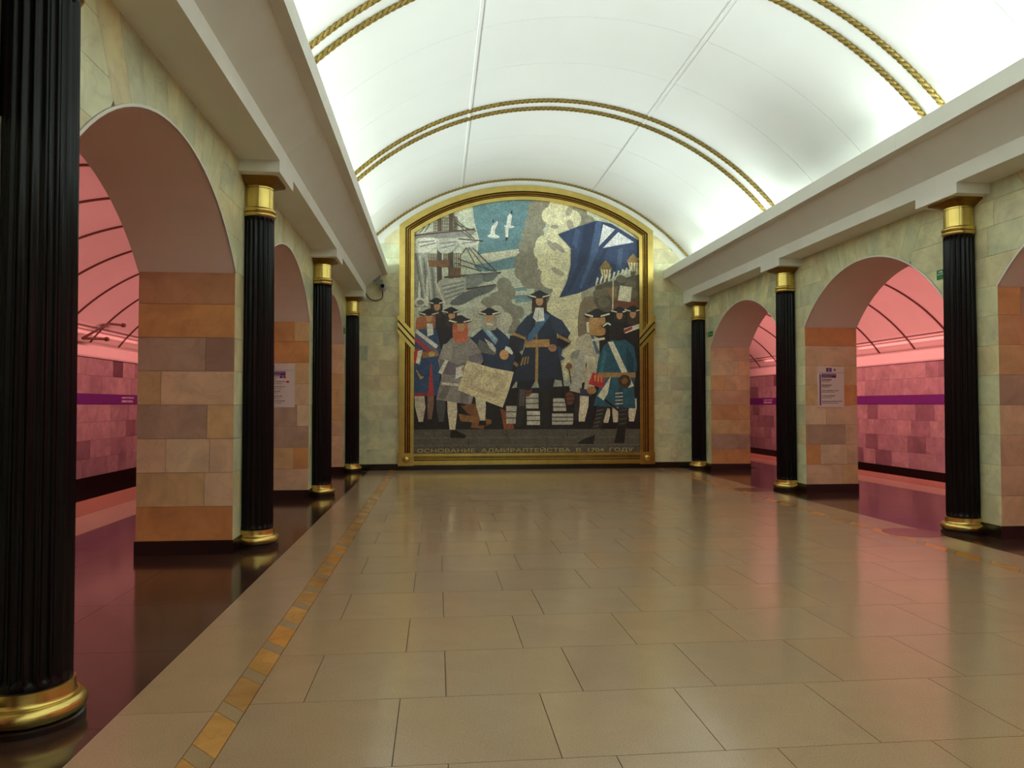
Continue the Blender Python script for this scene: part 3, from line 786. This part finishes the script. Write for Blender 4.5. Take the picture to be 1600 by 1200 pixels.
# ================================================================== SECURITY CAMERA with its cable
t = thing('security_camera', 'small grey security camera with hanging cable under the left cornice end', 'camera', (-1.33, 18.34, 4.50))
o = mesh_obj('housing', *lathe([(0.03, -0.10), (0.075, -0.085), (0.088, -0.03), (0.088, 0.045), (0.06, 0.075), (0.02, 0.08)], 24), M['grey'], t, smooth=True)
mesh_obj('lens', *[ [ (x_+0.0, -0.075+z_*0.4, y_-0.0) for x_, y_, z_ in lathe([(0.046, -0.08), (0.046, 0.0), (0.03, 0.03)], 20)[0] ], lathe([(0.046, -0.08), (0.046, 0.0), (0.03, 0.03)], 20)[1]], M['lens'], t)
box('bracket', -0.17, -0.02, 0.0, 0.08, 0.05, 0.17, M['grey'], t)
box('mount_plate', -0.26, -0.06, 0.03, 0.1, 0.14, 0.30, M['grey'], t)
cp = [(-0.02, 0.0, -0.09), (-0.005, 0.03, -0.19), (-0.03, 0.06, -0.28), (-0.10, 0.07, -0.325), (-0.20, 0.075, -0.335), (-0.30, 0.075, -0.31), (-0.38, 0.075, -0.23), (-0.41, 0.075, -0.17), (-0.47, 0.075, -0.12), (-0.485, 0.07, -0.04)]
def smooth_path(p, m=5):
    out = []
    for i in range(len(p)-1):
        a, b, c, d = [Vector(p[max(0, min(len(p)-1, k))]) for k in (i-1, i, i+1, i+2)]
        for q in range(m):
            u = q/m; out.append(tuple(0.5*((2*b)+(c-a)*u+(2*a-5*b+4*c-d)*u*u+(3*b-a-3*c+d)*u**3)))
    out.append(tuple(p[-1])); return out
mesh_obj('cable', *tube(smooth_path(cp), 0.013, 8), M['cable'], t, smooth=True)

# bracket of pipe on the left tunnel vault
t = thing('pipe_bracket', 'dark rectangular pipe bracket with knobs on the left tunnel vault', 'bracket', (-8.05, 18.4, 3.1))
mesh_obj('pipe', *tube([(0.0, -0.6, 0.02), (0.12, 0.45, 0.47), (0.30, 0.75, 0.47)], 0.03, 8), M['rib'], t, smooth=True)
mesh_obj('pipe', *tube([(0.0, -0.6, 0.02), (0.18, 0.12, 0.07)], 0.03, 8), M['rib'], t, smooth=True)
for p in ((0.32, 0.80, 0.47), (0.2, 0.16, 0.07)):
    mesh_obj('knob', *lathe([(0.02, -0.05), (0.06, -0.03), (0.06, 0.03), (0.02, 0.05)], 14), M['rib'], t, smooth=True, loc=p)

# ================================================================== MOSAIC MURAL
mur = thing('mosaic_mural', 'large arched mosaic of ship, smoke, flag and coated men in a brass frame', 'mural', (XC, YB-0.022, 0.0))
CZ = 1.79
def loop(half, bottom, R, n=40):
    """arched outline: bottom corners, sides, circular top"""
    a = math.asin(half/R)
    return [(-half, bottom)] + [(R*math.sin(-a+2*a*i/n), CZ+R*math.cos(-a+2*a*i/n)) for i in range(n+1)] + [(half, bottom)]
def moulding(name, t0, t1, d0, d1, mat, rnd=False):
    """one member of the frame: t from 0 (outer edge) to 1 (inner edge), d depth proud of the wall"""
    H = lambda t: 3.20+(2.835-3.20)*t
    B = lambda t: 0.125+(0.405-0.125)*t
    Rr = lambda t: 5.32+(4.955-5.32)*t
    prof = []
    if rnd:
        for i in range(7):
            a = PI*i/6; prof.append((t0+(t1-t0)*(0.5-0.5*math.cos(a)), d0+(d1-d0)*math.sin(a)))
        prof = [(t0, 0.0)] + prof + [(t1, 0.0)]
    else: prof = [(t0, 0.0), (t0, d1), (t1, d1), (t1, 0.0)]
    rings = [[(x, -d, z) for x, z in loop(H(t), B(t), Rr(t))] for t, d in prof]
    n = len(rings[0]); v = [p for r in rings for p in r]; f = []
    for j in range(len(rings)):
        for i in range(n):
            j2 = (j+1) % len(rings); i2 = (i+1) % n
            f.append((j*n+i, j*n+i2, j2*n+i2, j2*n+i))
    o = fix(mesh_obj(name, v, f, mat, frame))
    if rnd:
        for p in o.data.polygons: p.use_smooth = True
        m = o.modifiers.new('es', 'EDGE_SPLIT'); m.split_angle = math.radians(45)
    return o
frame = bpy.data.objects.new('frame', None); C.objects.link(frame); frame.parent = mur
moulding('outer_moulding', 0.0, 0.12, 0, 0.085, M['gold'])
moulding('outer_moulding', 0.12, 0.40, 0, 0.105, M['gold'])
moulding('groove', 0.40, 0.76, 0, 0.05, M['groove'])
moulding('rod', 0.45, 0.57, 0.05, 0.10, M['gold'], True)
moulding('rod', 0.61, 0.71, 0.05, 0.09, M['gold'], True)
moulding('inner_moulding', 0.76, 1.0, 0, 0.095, M['gold'])
for s in (-1, 1):
    prism_obj('corner_block', [(s*3.215, 0.11), (s*2.83, 0.11), (s*2.83, 0.42), (s*3.215, 0.42)], 'y', -0.112, 0, M['gold'], frame)
    vv, ff = lathe([(0.085, 0), (0.085, 0.02), (0.06, 0.045), (0.03, 0.055)], 24)
    fix(mesh_obj('boss', [(s*3.02+x_, -0.112-z_, 0.265+y_) for x_, y_, z_ in vv], ff, M['gold'], frame, smooth=True))
    zo = 3.80+(0.05 if s > 0 else 0); prism_obj('band_backing', [(s*3.225, zo), (s*2.83, zo-.45), (s*2.83, zo-.88), (s*3.225, zo-.43)], 'y', -0.12, 0, M['groove'], frame)
    for k in range(3):
        zo = 3.82-k*0.17+(0.05 if s > 0 else 0); zi = zo-0.47
        prism_obj('diagonal_band', [(s*3.24, zo), (s*2.815, zi), (s*2.815, zi-0.115), (s*3.24, zo-0.115)], 'y', -0.15, 0, M['gold'], frame)

# picture field: drawing grid 118..1013 across, 113..1115 down, laid out on the wall
GX, GZ = 5.68/895, (6.74-0.405)/1002
layer = [0]
MOS_K = 1.4
def mc(r, g, b):
    c = srgb(r, g, b); l = 0.3*c[0]+0.6*c[1]+0.1*c[2]; q = [min((l+(k-l)*0.86)*MOS_K*m_, .85) for k, m_ in zip(c, (1.04, 0.98, 0.86))]; return (*q, 1)
def grid(p): return (-2.84+(p[0]-118)*GX, 6.74-(p[1]-113)*GZ)
def piece(name, pts, col, parent=None, curve=False):
    if curve:
        n = len(pts); out = []
        for i in range(n):
            a, b, c, d = [Vector(pts[(i+k) % n]) for k in (-1, 0, 1, 2)]
            for q in range(5):
                u = q/5; out.append(tuple(0.5*((2*b)+(c-a)*u+(2*a-5*b+4*c-d)*u*u+(3*b-a-3*c+d)*u**3)))
        pts = out
    layer[0] += 1
    d = 0.004 + layer[0]*0.00012
    q = [grid(p) for p in pts]
    o = prism_obj(name, q, 'y', -d, -0.001, M['tess'], parent or field)
    o.color = mc(*col); return o
def disc(name, u, v, ru, rv, col, parent=None, n=18, rot=0):
    c, s_ = math.cos(rot), math.sin(rot)
    return piece(name, [(u+ru*math.cos(2*PI*i/n)*c-rv*math.sin(2*PI*i/n)*s_, v+ru*math.cos(2*PI*i/n)*s_+rv*math.sin(2*PI*i/n)*c) for i in range(n)], col, parent)
def stroke(name, a, b, w_, col, parent=None):
    dx, dy = b[0]-a[0], b[1]-a[1]; L = math.hypot(dx, dy); nx, ny = -dy/L*w_/2, dx/L*w_/2
    return piece(name, [(a[0]+nx, a[1]+ny), (b[0]+nx, b[1]+ny), (b[0]-nx, b[1]-ny), (a[0]-nx, a[1]-ny)], col, parent)
lp = loop(2.84, 0.40, 4.96)
field = prism_obj('mosaic_panel', lp, 'y', -0.004, 0, M['tess'], mur); field.color = mc(176, 186, 172)
# ---- sky
piece('sky', [(345,140),(420,118),(520,108),(600,108),(590,200),(560,300),(540,325),(450,340),(365,330),(372,270),(352,200)], (88,128,142))
piece('sky', [(350,375),(420,360),(560,325),(590,340),(560,370),(470,390),(390,398)], (92,132,148), None, True)
piece('cloud', [(380,330),(450,318),(545,305),(560,322),(470,345),(400,350)], (196,200,184), None, True)
for a in ((505,470,560,464),(500,500,580,495),(515,515,590,505)): stroke('sky', (a[0],a[1]), (a[2],a[3]), 14, (104,138,150))
# ---- smoke, grey then cream
for u, v, r in ((600,150,38),(595,200,42),(585,250,46),(570,300,44),(560,360,50),(545,400,34),(575,425,42),(620,430,48),(640,480,50),(600,330,46),(690,170,46),(760,160,44),(800,200,40),(620,110,40)):
    disc('smoke', u, v, r, r*.95, (128,126,112))
for u, v, r in ((690,140,44),(660,170,40),(700,200,54),(740,180,40),(690,260,58),(640,290,46),(625,315,38),(690,320,62),(650,360,48),(700,390,64),(660,420,46),(720,450,60),(700,510,52),(740,560,60),(680,540,44),(750,500,50),(720,620,60),(760,660,50),(730,740,70),(700,690,60)):
    disc('smoke', u, v, r, r*.95, (206,200,166))
for u, v, r1, r2, a in ((730,150,12,20,.3),(735,205,13,22,-.2),(672,214,16,8,0),(690,298,30,10,.7),(660,290,26,10,.9),(685,395,30,11,.5),(760,320,10,26,0)):
    disc('smoke', u, v, r1, r2, (150,146,130), rot=a)
for u, v, r in ((470,450,30),(480,480,36),(465,520,36),(490,560,40),(440,510,32),(410,530,34),(450,590,40),(500,610,38),(520,560,30)):
    disc('smoke', u, v, r, r*.95, (124,124,112))
for u, v, r in ((350,570,30),(375,550,26),(350,600,34),(440,560,30),(470,590,34),(330,610,26),(455,620,36)):
    disc('smoke', u, v, r, r*.95, (172,174,160))
piece('cloud', [(790,440),(840,400),(905,430),(880,520),(820,520),(780,500)], (150,148,132), None, True)
piece('smoke', [(775,520),(820,490),(850,520),(830,620),(790,700),(765,640)], (120,106,84), None, True)
# ---- gulls
for du, dv in ((0,0),):
    piece('gull', [(404,258),(418,250),(440,252),(452,262),(425,266)], (214,216,204), None, True)
    piece('gull', [(414,250),(420,220),(444,196),(446,206),(434,232),(434,254)], (214,216,204))
    piece('gull_wing_tip', [(444,196),(448,186),(446,206)], (40,44,46)); piece('gull_wing_tip', [(422,206),(426,186),(430,200)], (40,44,46))
    piece('gull', [(470,216),(490,212),(512,218),(490,224)], (214,216,204), None, True)
    piece('gull', [(478,214),(484,176),(500,158),(502,172),(496,214)], (214,216,204))
    piece('gull_wing_tip', [(494,164),(502,150),(503,172)], (40,44,46))
    piece('gull', [(474,222),(488,222),(486,262),(476,264)], (206,208,196)); piece('gull_wing_tip', [(475,262),(486,260),(479,278)], (40,44,46))
# ---- ship: masts, shrouds, yards, furled sails
piece('sail', [(118,330),(210,330),(215,440),(240,530),(118,545)], (138,142,136))
for k in range(7):
    stroke('sail_fold', (124+k*15, 335+k*6), (150+k*12, 520), 7, ((176,180,172) if k % 2 else (104,108,108)))
piece('mast', [(208,190),(224,184),(226,500),(206,500)], (70,62,54)); piece('mast', [(252,178),(268,172),(272,500),(250,500)], (74,66,58))
for u0, u1, va, vb in ((194,216,200,255),(228,254,190,250),(268,284,185,250),(172,205,335,365),(232,250,330,365),(274,298,330,425)):
    for k in range(4): stroke('shroud', (u0+(u1-u0)*k/3, va), (u0+(u1-u0)*k/3, vb), 2.6, (98,82,62))
    for k in range(6): stroke('ratline', (u0, va+(vb-va)*k/5), (u1, va+(vb-va)*k/5), 2.2, (98,82,62))
piece('fighting_top', [(172,358),(256,358),(252,384),(176,384)], (122,80,44)); piece('fighting_top', [(256,392),(300,386),(298,420),(258,420)], (104,72,44))
piece('sail', [(122,262),(180,246),(282,240),(284,268),(200,274),(122,276)], (126,126,126))
piece('sail', [(246,250),(350,236),(338,256),(300,264),(262,262)], (128,130,130), None, True)
stroke('yard', (118,262), (354,232), 6, (82,62,48))
piece('sail', [(124,276),(210,272),(208,296),(190,318),(150,332),(124,320)], (190,194,184), None, True)
piece('sail', [(212,274),(290,272),(286,300),(262,326),(226,330),(208,312)], (168,172,166), None, True)
piece('sail', [(292,272),(372,274),(356,296),(326,306),(300,300)], (182,186,178), None, True)
for a, b in (((132,290),(196,282)),((140,306),(200,290)),((216,292),(282,284)),((222,310),(278,296)),((304,290),(362,280))): stroke('sail_fold', a, b, 5, (118,122,122))
stroke('yard', (290,272), (388,278), 5, (70,58,48))
stroke('yard', (236,424), (458,402), 6, (66,52,44))
piece('sail', [(312,420),(390,412),(384,440),(352,462),(318,462)], (112,120,120), None, True); piece('sail', [(388,412),(446,404),(430,428),(404,438),(386,432)], (92,100,104), None, True)
piece('sail', [(214,440),(300,428),(318,424),(318,470),(290,510),(240,532),(212,520)], (158,162,156), None, True)
for k in range(4): stroke('sail_fold', (222+k*6, 462+k*16), (312, 440+k*14), 6, (108,114,114))
piece('sail', [(262,520),(330,476),(436,452),(410,480),(360,500),(310,528),(272,534)], (84,90,92), None, True)
stroke('yard', (320,470), (438,450), 5, (66,52,44))
for a, b in (((270,188),(330,238)),((272,200),(352,270)),((280,215),(360,240)),((300,240),(340,270)),((296,340),(322,304)),((322,306),(370,398)),((330,304),(400,390)),((346,306),(440,398)),((290,352),(436,398)),((290,372),(380,398)),((140,250),(180,200)),((158,248),(186,202)),((270,172),(280,240))):
    stroke('rigging', a, b, 2.6, (84,74,60))
# ---- flag: deep blue cloth with white field and blue bar
piece('flag', [(686,244),(760,214),(840,186),(900,196),(1013,262),(1013,330),(960,380),(900,420),(830,450),(770,478),(690,498),(722,430),(736,370),(738,300)], (38,58,98))
for pts, c in (([(756,218),(776,226),(760,300),(742,280)], (54,80,120)), ([(790,206),(850,190),(800,340),(730,480),(720,470),(760,370)], (28,44,80)), ([(838,192),(862,190),(850,300),(780,460),(768,460),(812,340)], (56,82,124)), ([(872,300),(888,296),(850,400),(812,450),(800,446)], (30,46,82)), ([(930,300),(950,290),(940,390),(916,410)], (54,80,120)), ([(972,300),(1000,300),(990,380),(968,380)], (30,48,84))):
    piece('flag_fold', pts, c)
piece('flag_field', [(868,200),(916,220),(850,290)], (214,222,214)); piece('flag_field', [(930,230),(994,270),(866,296)], (214,222,214))
# ---- lanterns, carved stern, pennant
for u, v in ((878,380),(990,350)):
    piece('lantern', [(u-22,v),(u+22,v),(u+13,v+38),(u-13,v+38)], (196,190,140)); piece('lantern_roof', [(u-28,v+2),(u-14,v-20),(u,v-34),(u+14,v-20),(u+28,v+2)], (124,98,44))
    for k in (-10, 0, 10): stroke('lantern_bar', (u+k*1.2, v), (u+k*.8, v+38), 3, (84,70,40))
    piece('lantern_foot', [(u-13,v+38),(u+13,v+38),(u+6,v+60),(u-6,v+60)], (92,78,48))
for k in range(9): stroke('railing', (838+k*17, 446-k*6), (846+k*17, 416-k*6), 7, (206,206,190))
piece('stern_carving', [(838,450),(900,430),(1013,400),(1013,560),(860,560),(830,510)], (78,74,60))
for u, v, r in ((850,480,24),(885,470,22),(870,515,26),(980,440,24),(940,420,20),(985,480,22)): disc('stern_carving', u, v, r, r*.8, (98,92,72))
piece('stern_carving', [(880,460),(925,450),(920,510),(900,500)], (122,98,62)); piece('stern_carving', [(905,500),(1010,500),(1013,545),(900,545)], (104,62,42))
stroke('pole', (908,420), (905,570), 5, (190,186,166))
piece('pennant', [(936,446),(984,452),(978,512),(926,506)], (200,200,180))
# ---- dark ground behind the figures
piece('dark_ground', [(118,700),(300,650),(520,700),(560,760),(500,860),(720,830),(800,760),(830,560),(1013,540),(1013,1025),(118,1025)], (30,26,28))
piece('rope_coil', [(720,760),(790,700),(800,830),(730,860)], (176,172,146)); piece('sea', [(660,830),(740,826),(742,850),(560,860),(520,835)], (150,160,150))
# anchor, timber and bright fittings between the legs
piece('timber', [(300,930),(350,920),(420,1000),(380,1015)], (116,74,34)); piece('timber', [(340,1015),(360,900),(400,900),(390,1020)], (128,84,38))
piece('timber', [(455,940),(500,960),(510,1020),(470,1025)], (136,74,34)); piece('timber', [(290,960),(420,985),(420,1000),(300,990)], (140,96,44))
for u0, v0, u1, v1, c in ((478,930,540,1000,(176,180,170)),(556,880,606,940,(168,172,164)),(560,950,612,1005,(186,188,178)),(664,900,716,950,(176,178,170)),(660,960,745,1004,(170,174,166))):
    piece('crate', [(u0,v0),(u1,v0),(u1,v1),(u0,v1)], c)
    stroke('crate_slat', (u0,v0+(v1-v0)*.33), (u1,v0+(v1-v0)*.33), 5, (96,96,90)); stroke('crate_slat', (u0,v0+(v1-v0)*.68), (u1,v0+(v1-v0)*.68), 5, (96,96,90))
for u, v in ((560,868),(730,900)): disc('barrel', u, v, 20, 26, (116,64,44)); stroke('barrel_hoop', (u-19,v-8), (u+19,v-8), 4, (60,40,32)); stroke('barrel_hoop', (u-19,v+10), (u+19,v+10), 4, (60,40,32))

# ---- figures: generic coated men of the age of sail
SK = (176,132,88)
def head(u, v, r, hair, face=True, hat=False, look=0):
    piece('wig', [(u-r*1.05,v-r*.6),(u,v-r*1.25),(u+r*1.05,v-r*.6),(u+r*1.2,v+r*1.3),(u+r*.9,v+r*2.1),(u-r*.9,v+r*2.1),(u-r*1.2,v+r*1.3)], hair, None, True)
    if face:
        disc('face', u+look*r*.35, v, r*.62, r*.88, SK)
    if hat:
        piece('tricorn', [(u-r*1.9,v-r*.75),(u-r*1.0,v-r*1.25),(u,v-r*1.7),(u+r*1.0,v-r*1.25),(u+r*1.9,v-r*.9),(u+r*.9,v-r*.45),(u-r*.9,v-r*.4)], (32,30,34), None, True)
        stroke('hat_braid', (u-r*1.8,v-r*.85), (u-r*.6,v-r*.55), r*.22, (206,206,190)); stroke('hat_braid', (u+r*.5,v-r*.6), (u+r*1.8,v-r*.95), r*.22, (206,206,190))
def leg(u0, v0, u1, v1, w0, w1, col, shoe=(24,22,24), toe=14):
    piece('stocking', [(u0-w0/2,v0),(u0+w0/2,v0),(u0+w0*.55+(u1-u0)*.4,v0+(v1-v0)*.4),(u1+w1/2,v1),(u1-w1/2,v1),(u0-w0*.5+(u1-u0)*.4,v0+(v1-v0)*.4)], col)
    piece('shoe', [(u1-w1*.7,v1-3),(u1+w1*.7,v1-3),(u1+toe+w1*.4,v1+16),(u1+toe*.2-w1,v1+16)], shoe)
# back row heads
for u, v, hat, hc in ((205,540,True,(60,40,32)),(262,575,True,(52,38,32)),(935,565,True,(54,40,34)),(990,560,True,(60,44,36))):
    piece('coat', [(u-45,v+35),(u-18,v+22),(u+18,v+22),(u+48,v+40),(u+55,v+160),(u-50,v+160)], (34,28,32)); head(u, v, 20, hc, True, hat, 0.3 if u < 500 else -0.3)
piece('epaulette', [(950,620),(1013,600),(1013,618),(955,640)], (196,196,182)); piece('lapel', [(940,630),(985,610),(985,622),(945,640)], (150,34,34))
for u, v in ((138,470),(168,450)): piece('halberd', [(u-5,v+90),(u-4,v),(u,v-34),(u+5,v),(u+7,v+90)], (198,204,198))
stroke('banner_staff', (200,440), (240,540), 6, (190,190,176)); disc('grenadier_cap', 142, 525, 24, 18, (196,200,190)); disc('grenadier_cap', 142, 526, 14, 10, (120,120,116))
# soldier at the left edge
leg(140,890,146,995,38,16,(182,180,164)); leg(184,880,180,985,24,14,(120,90,76)); leg(222,900,224,995,34,18,(70,72,76))
piece('coat', [(118,650),(150,620),(205,630),(225,720),(215,890),(118,890)], (40,74,118)); piece('coat_lining', [(186,760),(196,890),(172,890),(182,770)], (168,44,34)); piece('coat_hem', [(118,880),(170,880),(170,892),(118,892)], (140,40,44))
piece('cuff', [(118,712),(142,706),(138,756),(118,770)], (178,38,38)); piece('glove', [(134,716),(152,712),(140,768),(126,762)], (206,200,180))
for k, c in enumerate(((206,206,200),(84,96,140),(164,40,52))): stroke('sash', (128-k*6, 640+k*12), (208-k*8, 700+k*14), 15, c)
stroke('belt', (150,732), (212,722), 24, (150,104,60)); disc('buckle', 186, 728, 12, 10, (184,160,76))
head(176, 585, 21, (150,92,50), True, True, 0.1); head(142, 600, 14, (160,92,48), False, False); piece('cravat', [(168,608),(190,608),(194,650),(170,660)], (212,212,200))
for k in range(3): stroke('braid', (128+k*8, 790+k*14), (146+k*5, 826-k*4), 5, (170,140,66))
# man in grey with copper wig
leg(266,900,268,1030,36,20,(206,200,176), toe=30); leg(374,890,386,990,36,18,(206,200,176), toe=6)
piece('coat', [(232,700),(262,665),(330,655),(362,690),(382,760),(360,860),(340,925),(205,905),(225,820),(222,770)], (134,132,130)); piece('coat_fold', [(300,760),(330,760),(330,920),(296,918)], (112,110,110)); piece('coat_fold', [(236,850),(262,850),(240,905),(212,900)], (110,108,108))
piece('sleeve', [(232,690),(262,680),(268,740),(252,790),(220,790),(212,750)], (150,148,144)); piece('cuff', [(216,745),(300,770),(296,810),(222,806)], (108,100,112)); piece('cuff_edge', [(212,800),(240,748),(252,752),(228,806)], (210,210,198))
piece('sleeve', [(330,690),(364,690),(392,735),(384,760),(340,760)], (128,126,124)); piece('cuff', [(330,735),(388,718),(394,752),(336,766)], (112,104,118)); piece('lace_cuff', [(282,780),(312,770),(306,812),(278,826)], (214,214,204)); disc('hand', 316, 786, 13, 11, SK)
stroke('frill', (226,842), (292,848), 10, (196,196,188))
head(298, 616, 25, (176,84,44), True, True, 0.3); stroke('collar', (276,676), (326,672), 12, (196,92,48))
# man in breastplate with pale wig
piece('coat', [(345,660),(385,625),(440,620),(476,650),(520,700),(500,790),(470,900),(400,800),(380,720)], (34,50,78)); piece('breastplate', [(372,668),(410,690),(436,724),(432,730),(380,720),(366,690)], (92,94,96)); piece('breastplate', [(392,664),(424,684),(438,706),(436,722),(412,700)], (176,180,178))
piece('sash', [(376,618),(396,610),(446,668),(436,690)], (112,150,184)); piece('sash', [(386,616),(392,612),(436,664),(432,672)], (150,182,204)); head(412, 582, 23, (150,146,132), True, True, 0.2); stroke('collar', (400,606), (426,610), 8, (210,210,198))
piece('sleeve', [(455,640),(500,676),(540,690),(526,716),(486,714)], (36,58,92)); piece('lace_cuff', [(476,694),(510,706),(502,728),(470,712)], (198,204,206))
disc('hand', 470, 728, 18, 20, (196,146,84))
# a plain sheet of paper
piece('paper_sheet', [(324,752),(420,780),(508,796),(488,870),(464,936),(372,902),(288,868)], (206,196,160))
piece('sheet_panel', [(346,778),(484,812),(450,904),(312,856)], (190,178,142)); piece('sheet_panel', [(366,806),(452,828),(432,878),(344,850)], (212,194,158))
# central man in dark coat
piece('boot', [(532,830),(556,836),(552,930),(540,1012),(514,1012),(520,930)], (44,38,38)); piece('boot', [(616,820),(648,824),(650,930),(646,1016),(616,1016),(622,920)], (36,32,34)); piece('boot', [(532,840),(554,842),(550,930),(528,930)], (86,78,74))
piece('breeches', [(530,790),(680,790),(660,870),(612,870),(600,820),(570,870),(520,860)], (28,30,44))
piece('coat', [(556,580),(596,548),(640,552),(672,580),(684,690),(706,830),(650,820),(530,836),(500,830),(536,740),(556,690)], (32,42,66))
piece('sleeve', [(562,572),(586,566),(566,650),(540,676),(502,660),(526,614)], (38,52,80)); piece('cuff', [(494,650),(552,668),(544,708),(510,728),(488,690)], (30,32,48)); stroke('cuff_braid', (504,644), (556,664), 11, (156,122,62))
piece('sleeve', [(656,566),(700,590),(734,640),(718,672),(690,650),(664,620)], (38,52,80)); piece('cuff', [(676,668),(706,640),(738,676),(700,708),(680,694)], (28,28,40)); stroke('cuff_braid', (684,652), (736,676), 11, (150,118,60))
piece('coat_fold', [(680,690),(704,700),(696,728),(712,742),(690,752)], (36,62,98))
stroke('belt', (554,684), (650,680), 30, (164,126,66)); stroke('front_braid', (600,696), (598,832), 11, (150,120,58)); stroke('front_braid', (598,590), (598,668), 9, (126,104,56))
for k in range(3): stroke('pocket_braid', (536+k*13, 770-k*3), (546+k*10, 738-k*2), 5, (160,128,60))
piece('sash', [(652,572),(632,560),(566,648),(560,676),(580,672)], (60,104,150))
disc('hand', 662, 700, 17, 15, (150,108,74))
head(610, 512, 24, (58,36,28), True, True, 0); piece('cravat', [(594,540),(626,540),(630,592),(598,596),(584,580)], (216,216,204)); stroke('cravat_fold', (608,546), (604,590), 3, (160,164,160))
stroke('cane', (686,740), (718,930), 6, (44,32,26)); stroke('cane', (520,760), (512,770), 20, (130,104,60))
# pale coated man, seen from the side
leg(788,890,778,995,38,22,(204,200,178), toe=-14); leg(760,880,756,990,22,14,(48,40,40), toe=-6)
piece('coat', [(758,660),(800,640),(850,660),(850,800),(816,890),(786,880),(800,760),(748,760)], (176,172,152)); piece('coat', [(740,720),(766,700),(792,720),(776,880),(730,870),(752,780)], (160,166,160)); piece('cuff', [(744,712),(772,706),(764,742),(736,738)], (136,138,130)); piece('breeches', [(770,860),(824,868),(816,892),(774,890)], (58,60,84))
piece('sash', [(812,640),(826,650),(852,720),(838,722)], (70,106,140)); piece('cravat', [(798,596),(816,592),(816,640),(800,636)], (210,212,200)); stroke('belt', (790,742), (832,744), 22, (190,190,174))
head(842, 588, 28, (170,126,62), True, True, -0.2); stroke('lace', (820,668), (872,660), 9, (206,202,184)); disc('sword_knob', 728, 772, 13, 12, (120,82,50)); stroke('sword', (728,784), (736,840), 4, (84,66,48))
# man in teal coat, seen from behind
leg(878,940,876,1000,28,16,(196,192,172)); leg(984,900,980,995,34,18,(204,200,180)); leg(916,930,914,998,26,16,(186,182,164))
piece('boot', [(842,920),(884,930),(866,990),(830,1062),(800,1066),(822,1010)], (44,40,40)); piece('boot', [(798,1062),(832,1048),(822,1082),(762,1080),(770,1072)], (30,28,30)); piece('boot_cuff', [(812,1040),(832,1040),(822,1068),(806,1062)], (110,112,116))
piece('boot', [(926,928),(972,924),(958,1010),(950,1084),(908,1082),(924,1010)], (42,38,38)); 
for k in range(5): stroke('boot_crease', (838-k*3, 950+k*16), (866-k*5, 944+k*16), 5, (88,84,82)); stroke('boot_crease', (926+k, 948+k*18), (962-k, 944+k*18), 5, (78,74,74))
piece('coat', [(868,690),(900,664),(950,662),(990,690),(1004,770),(990,850),(996,940),(826,930),(852,840),(836,810),(846,740)], (30,88,112)); piece('coat_fold', [(960,690),(992,740),(986,800),(960,780)], (22,66,88)); piece('coat_fold', [(930,850),(946,850),(944,936),(926,936)], (22,66,88)); piece('coat_fold', [(868,700),(880,720),(864,800),(848,800)], (44,112,136))
piece('cuff', [(822,798),(880,806),(862,860),(806,842)], (176,34,40)); 
for k in range(3): stroke('braid', (832+k*13, 806+k*2), (832+k*13, 832+k*2), 5, (190,150,70))
disc('hand', 818, 868, 19, 15, (156,110,56)); piece('baldric', [(884,674),(906,672),(990,850),(968,858)], (206,206,188)); stroke('belt', (846,806), (996,806), 20, (150,120,70)); piece('map_roll', [(896,812),(884,880),(866,908),(842,890)], (206,206,186)); disc('pouch', 952, 832, 26, 27, (66,46,32), n=14); disc('pouch_badge', 952, 830, 13, 13, (122,88,44)); stroke('scabbard', (872,906), (930,950), 9, (34,28,28))
for k in range(4): stroke('coat_braid', (914, 880+k*14), (944, 878+k*14), 5, (190,180,164))
piece('hair', [(900,610),(925,600),(945,620),(950,664),(896,664),(890,640)], (38,28,28), None, True); piece('tricorn', [(858,612),(880,596),(920,592),(962,612),(930,618),(890,622)], (34,32,36), None, True); stroke('hat_braid', (864,612), (884,598), 6, (206,206,192)); stroke('hat_braid', (884,598), (896,606), 6, (206,206,192))
# ---- stone quay with joints
piece('quay', [(118,1022),(1013,1022),(1013,1120),(118,1120)], (84,82,74))
for vv in (1054, 1084): stroke('quay_joint', (118,vv), (1013,vv), 3, (104,102,94))
for u, v in ((200,1024),(330,1056),(480,1024),(640,1056),(720,1024)): stroke('quay_joint', (u,v), (u,v+30), 3, (50,48,46))
piece('boot', [(798,1056),(832,1046),(824,1082),(762,1080),(770,1070)], (26,24,26)); piece('boot', [(924,1010),(956,1010),(950,1078),(908,1078)], (28,26,28)); piece('shoe', [(262,1026),(280,1024),(322,1046),(316,1056),(258,1054)], (22,20,22))
# ---- inscription
x0, z0 = grid((132, 1114)); x1, z1 = grid((985, 1092))
text_obj('inscription', 'ОСНОВАНИЕ  АДМИРАЛТЕЙСТВА  В  1704  ГОДУ', M['letter'], x1-x0, (z1-z0), lambda u, v, w_: (x0+u, -0.066-w_, z0+v), mur, 0.004)
